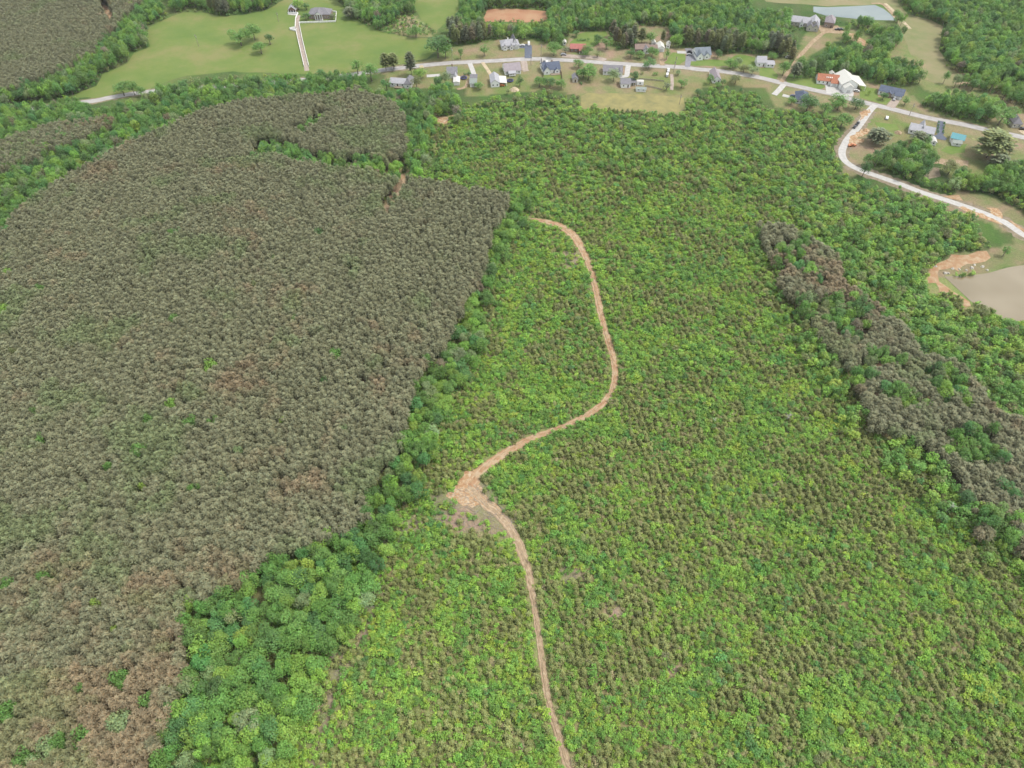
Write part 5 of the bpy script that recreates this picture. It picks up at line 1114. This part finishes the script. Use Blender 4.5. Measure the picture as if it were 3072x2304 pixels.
T = T * (1 - kg)[:, None] + grn * kg[:, None]
T *= RNG.uniform(.82, 1.2, (n, 1))
T[px > 2100] *= .96
emit('pine_plantation', 'dense stand of brown-olive pines covering the left half and a right strip', X, Y_, 'pn', LIB_PN, 6, RNG.uniform(3.0, 4.9, n), np.where(px > 2100, RNG.uniform(7, 9.5, n), RNG.uniform(10.7, 12.1, n)), T,
     lambda a, b, t: '%s plantation pine %s' % (cname(t), place(a, b)),
     'plantation_pine', 'plantation pines of the left stand')
# tall dark pine groves near the houses
X, Y_ = candidates(4.6, .4)
pm = inside(X, Y_, 15, PINE_GROVES, 2) & ~is_open(X, Y_, 13) & (occ(X, Y_) < .5)
X, Y_ = X[pm], Y_[pm]; n = len(X)
GROVE_XY = set()
emit('pine_grove', 'tall grey-green pines standing in groves behind the houses', X, Y_, 'tp', LIB_TP, 3, RNG.uniform(4.5, 7, n), RNG.uniform(12, 16, n), tints(X, Y_, ['pine', 'olive', 'brown'], [5, 3, 1]), lambda a, b, t: '', 'pine', '', nind=0)
# broadleaf woods
X, Y_ = candidates(5.0, .42)
inb = inside(X, Y_, 9, [BELT], 2); ind_ = inside(X, Y_, 11, DECID, 3) | (inside(X, Y_, 8, [PINE_RIGHT]) & ((fbm(X, Y_, 10, 131) - .10 * (project(X, Y_, terr(X, Y_))[1] < 900)) > .56))
ingr = inside(X, Y_, 14, PINE_GROVES)
brush = inside(X, Y_, 2, [BRUSH_P])
pm = (inb | (ind_ & ~ingr)) & ~is_open(X, Y_, 10) & (occ(X, Y_) < .5) & ~brush
X2, Y2 = X[pm], Y_[pm]; n = len(X2)
px, py, _ = project(X2, Y2, terr(X2, Y2) + 9)
lowbelt = np.clip((py - 1400) / 500, 0, 1)
T = tints(X2, Y2, ['dark', 'blue', 'mid', 'mid', 'bright', 'yellow', 'pale', 'brown'], [2, 1.8, 6, 4, 5, .3, 1.1, .35], 18, 51, .75)
T = T * (1 + .12 * lowbelt)[:, None]
W = RNG.uniform(5.2, 8.2, n) * (1 + .12 * lowbelt); H = RNG.uniform(8.5, 12.5, n) * np.where(inside(X2, Y2, 9, [BELT]) & (py < 1300), .75, 1)
emit('broadleaf_forest', 'mixed green broadleaf woods in belts along the plantation edge and around the far houses', X2, Y2, 'bl', LIB_BL, 6, W, H, T,
     lambda a, b, t: '%s rounded broadleaf tree %s' % (cname(t), place(a, b)), 'broadleaf_tree', 'broadleaf trees of the lower belt')
# young broadleaf regrowth, dense
X, Y_ = candidates(3.5, .42)
yd = fbm(X, Y_, 20, 141)
pm = ((inside(X, Y_, 5, YOUNG[:1], 9) & (yd > .49)) | (inside(X, Y_, 5, YOUNG[1:], 8) & (yd > .36)) | (inside(X, Y_, 5, [STRIP_EDGE], 5) & (yd > .36))) & ~(inside(X, Y_, 8, [PINE_RIGHT], 5) & ((fbm(X, Y_, 10, 131) - .10 * (project(X, Y_, terr(X, Y_))[1] < 900)) < .56)) & ~inside(X, Y_, 8, [PINE_MAIN]) & ~is_open(X, Y_, 5) & (occ(X, Y_) < .5)
# scattered young trees in the clear-cut too, in clumps
cl = inside(X, Y_, 4, [CLEAR]) & ~inside(X, Y_, 8, [PINE_RIGHT, PINE_MAIN, BELT] + YOUNG) & (occ(X, Y_) < .5) & ~is_open(X, Y_)
dens = fbm(X, Y_, 26, 61)
pcx, pcy, _ = project(X, Y_, terr(X, Y_) + 3)
north = np.clip((1500 - pcy) / 900, 0, 1)
cl &= (RNG.random(len(X)) < np.clip((dens - .52 + .17 * north) * 2.2, 0, .75))
bare = inside(X, Y_, 0, [BARE_P]); cl &= ~bare
pm = pm | cl
X3, Y3 = X[pm], Y_[pm]; isclear = cl[pm]; n = len(X3)
px, py, _ = project(X3, Y3, terr(X3, Y3) + 4)
T = tints(X3, Y3, ['dark', 'blue', 'mid', 'mid', 'bright', 'olive', 'yellow'], [.6, .6, 5, 4, 7, 3, 3], 16, 71, .7)
rightbig = (px > 2400) & (py > 620) & ~isclear
W = np.where(isclear, RNG.uniform(2.2, 4.2, n), RNG.uniform(2.9, 5.0, n)) * np.where(rightbig, 1.25, 1); H = np.where(isclear, RNG.uniform(2.4, 4.4, n), RNG.uniform(3.4, 6.4, n)) * np.where(rightbig, 1.35, 1)
T = T * 1.1
emit('young_woodland', 'dense young green woodland around the regrowth and above the pond', X3, Y3, 'bt', LIB_BT, 4, W, H, T,
     lambda a, b, t: '%s young tree in scrub %s' % (cname(t), place(a, b)), 'young_tree', 'young trees in the clear-cut scrub')
# scrub layer over the clear-cut: row-planted young pines and bushes between
parts = []
X, Y_ = candidates(1.62, .45, 760)
cz = inside(X, Y_, 1, [CLEAR]) & ~inside(X, Y_, 8, [PINE_MAIN]) & ~inside(X, Y_, 6, [PINE_RIGHT]) & (occ(X, Y_) < .9) & ~is_open(X, Y_)
pcx, pcy, _ = project(X, Y_, terr(X, Y_) + 1)
far = np.clip((900 - pcy) / 500, 0, 1)
bare = inside(X, Y_, 0, [BARE_P]); pat = inside(X, Y_, .5, PATCHES)
cz &= (RNG.random(len(X)) > .3 * far) & (~bare | (RNG.random(len(X)) < .24)) & (~pat | (RNG.random(len(X)) < .42)) & (fbm(X, Y_, 5, 88) < .86)
X4, Y4 = X[cz], Y_[cz]; n = len(X4); px, py = pcx[cz], pcy[cz]
a = R(8); ur = (X4 * math.cos(a) + Y4 * math.sin(a)) / 3.3; rowd = np.abs(ur - np.round(ur))
green = fbm(X4, Y4, 12, 91) * .6 + fbm(X4, Y4, 4.5, 95) * .4
gthr = .51 - .05 * np.clip((1500 - py) / 800, 0, 1) - .03 * ((px > 2500) & (py > 1500))
isg = (green > gthr) | (RNG.random(n) < .22)
isp = ~isg & (rowd < .27)
idx = np.where(isp, RNG.integers(5, 9, n), RNG.integers(0, 5, n))
T = np.zeros((n, 3))
T[isg] = tints(X4[isg], Y4[isg], ['blue', 'mid', 'mid', 'bright', 'bright', 'yellow'], [.6, 3.5, 3, 4, 4, 3], 9, 101, .5)
T[isp] = np.array((.178, .202, .078)) * RNG.uniform(.8, 1.2, (isp.sum(), 1))
o_ = ~isg & ~isp
pal = np.array([(.18, .205, .075), (.215, .205, .10), (.16, .21, .06), (.235, .215, .13), (.17, .22, .06)])
leftb = np.clip((1640 - px) / 300, 0, 1) * np.clip((py - 1750) / 300, 0, 1)
T[o_] = pal[RNG.integers(0, 5, o_.sum())] * RNG.uniform(.8, 1.2, (o_.sum(), 1))
big = np.clip((fbm(X4, Y4, 7, 303) - .5) * 3, 0, 1)
sw = np.where(isg, RNG.uniform(.85, 1.5, n) * (1 + .7 * big), np.where(isp, RNG.uniform(1.0, 1.5, n), RNG.uniform(.9, 1.45, n)))
sh_ = np.where(isg, RNG.uniform(.7, 1.4, n) * (1 + .5 * big), np.where(isp, RNG.uniform(.9, 1.5, n), RNG.uniform(.45, .8, n)))
Z = terr(X4, Y4)
T *= (1 + .12 * leftb)[:, None] * np.array((1.10, 1.10, .97))
vis = (px > 5) & (px < 3067) & (py > 5) & (py < 2299)
_, _, pz = project(X4, Y4, Z)
sz = np.where(vis & isg, sw / pz, 0); order = np.argsort(-sz)[:300]
rest = np.setdiff1d(np.arange(n), order)
for i in order:
    o = link('scrub_bush', SHR[int(idx[i])]); o.location = (X4[i], Y4[i], Z[i]); o.scale = (sw[i], sw[i], sh_[i]); o.rotation_euler = (0, 0, float(RNG.random() * 6.28))
    o['tint'] = [*[float(c) for c in T[i]], 1.0]
    tag(o, '%s leafy bush %s' % (cname(T[i]), place(px[i], py[i])), 'bush', 'leafy bushes in the near clear-cut')
r_ = rest
stuff('regrowth_scrub', LIB_SH, np.stack([X4[r_], Y4[r_], Z[r_]], 1), idx[r_], np.stack([np.zeros(len(r_)), np.zeros(len(r_)), RNG.random(len(r_)) * 6.28], 1), np.stack([sw[r_], sw[r_], sh_[r_]], 1), T[r_],
      'knee-high to head-high scrub of bushes and young pines covering the clear-cut', 'scrub')
print('scrub', n)
# understorey bushes along wood edges, brush and field margins
X, Y_ = candidates(3.0, .45)
um = (inside(X, Y_, 1, [BRUSH_P]) & (RNG.random(len(X)) < .6)) | ((inside(X, Y_, 9, DECID + [BELT]) | inside(X, Y_, 4, YOUNG)) & (RNG.random(len(X)) < .5)) | (inside(X, Y_, 8, [PINE_MAIN, PINE_RIGHT, PINE_TOPLEFT]) & (RNG.random(len(X)) < .12))
um &= (occ(X, Y_) < .5) & ~is_open(X, Y_)
X5, Y5 = X[um], Y_[um]; n = len(X5)
s = RNG.uniform(.9, 1.9, n)
stuff('understorey_scrub', LIB_SH, np.stack([X5, Y5, terr(X5, Y5)], 1), RNG.integers(0, 5, n), np.stack([np.zeros(n), np.zeros(n), RNG.random(n) * 6.28], 1), np.stack([s, s, s * .9], 1),
      tints(X5, Y5, ['dark', 'mid', 'olive', 'yellow', 'bright'], [2, 4, 3, 1, 1]), 'low green bushes filling the edges and gaps of the woods', 'bushes')
print('objects', len(bpy.data.objects))

# grey branches lying on the bare patches
db = MB()
dx_, dy_ = candidates(1.1, .5)
dm = inside(dx_, dy_, 0, [BARE_P] + PATCHES) & (RNG.random(len(dx_)) < .5)
for x, y in zip(dx_[dm], dy_[dm]):
    a = RNG.random() * 3.14; l = RNG.uniform(.6, 1.9); z = float(terr(x, y)) + .18
    db.cyl((x - math.cos(a) * l, y - math.sin(a) * l, z), (x + math.cos(a) * l, y + math.sin(a) * l, z + RNG.uniform(-.05, .25)), .09, .04, 4)
tag(db.build('slash_debris', POLE), 'grey cut branches littering the bare patches beside the dirt track', 'branches', kind='stuff')
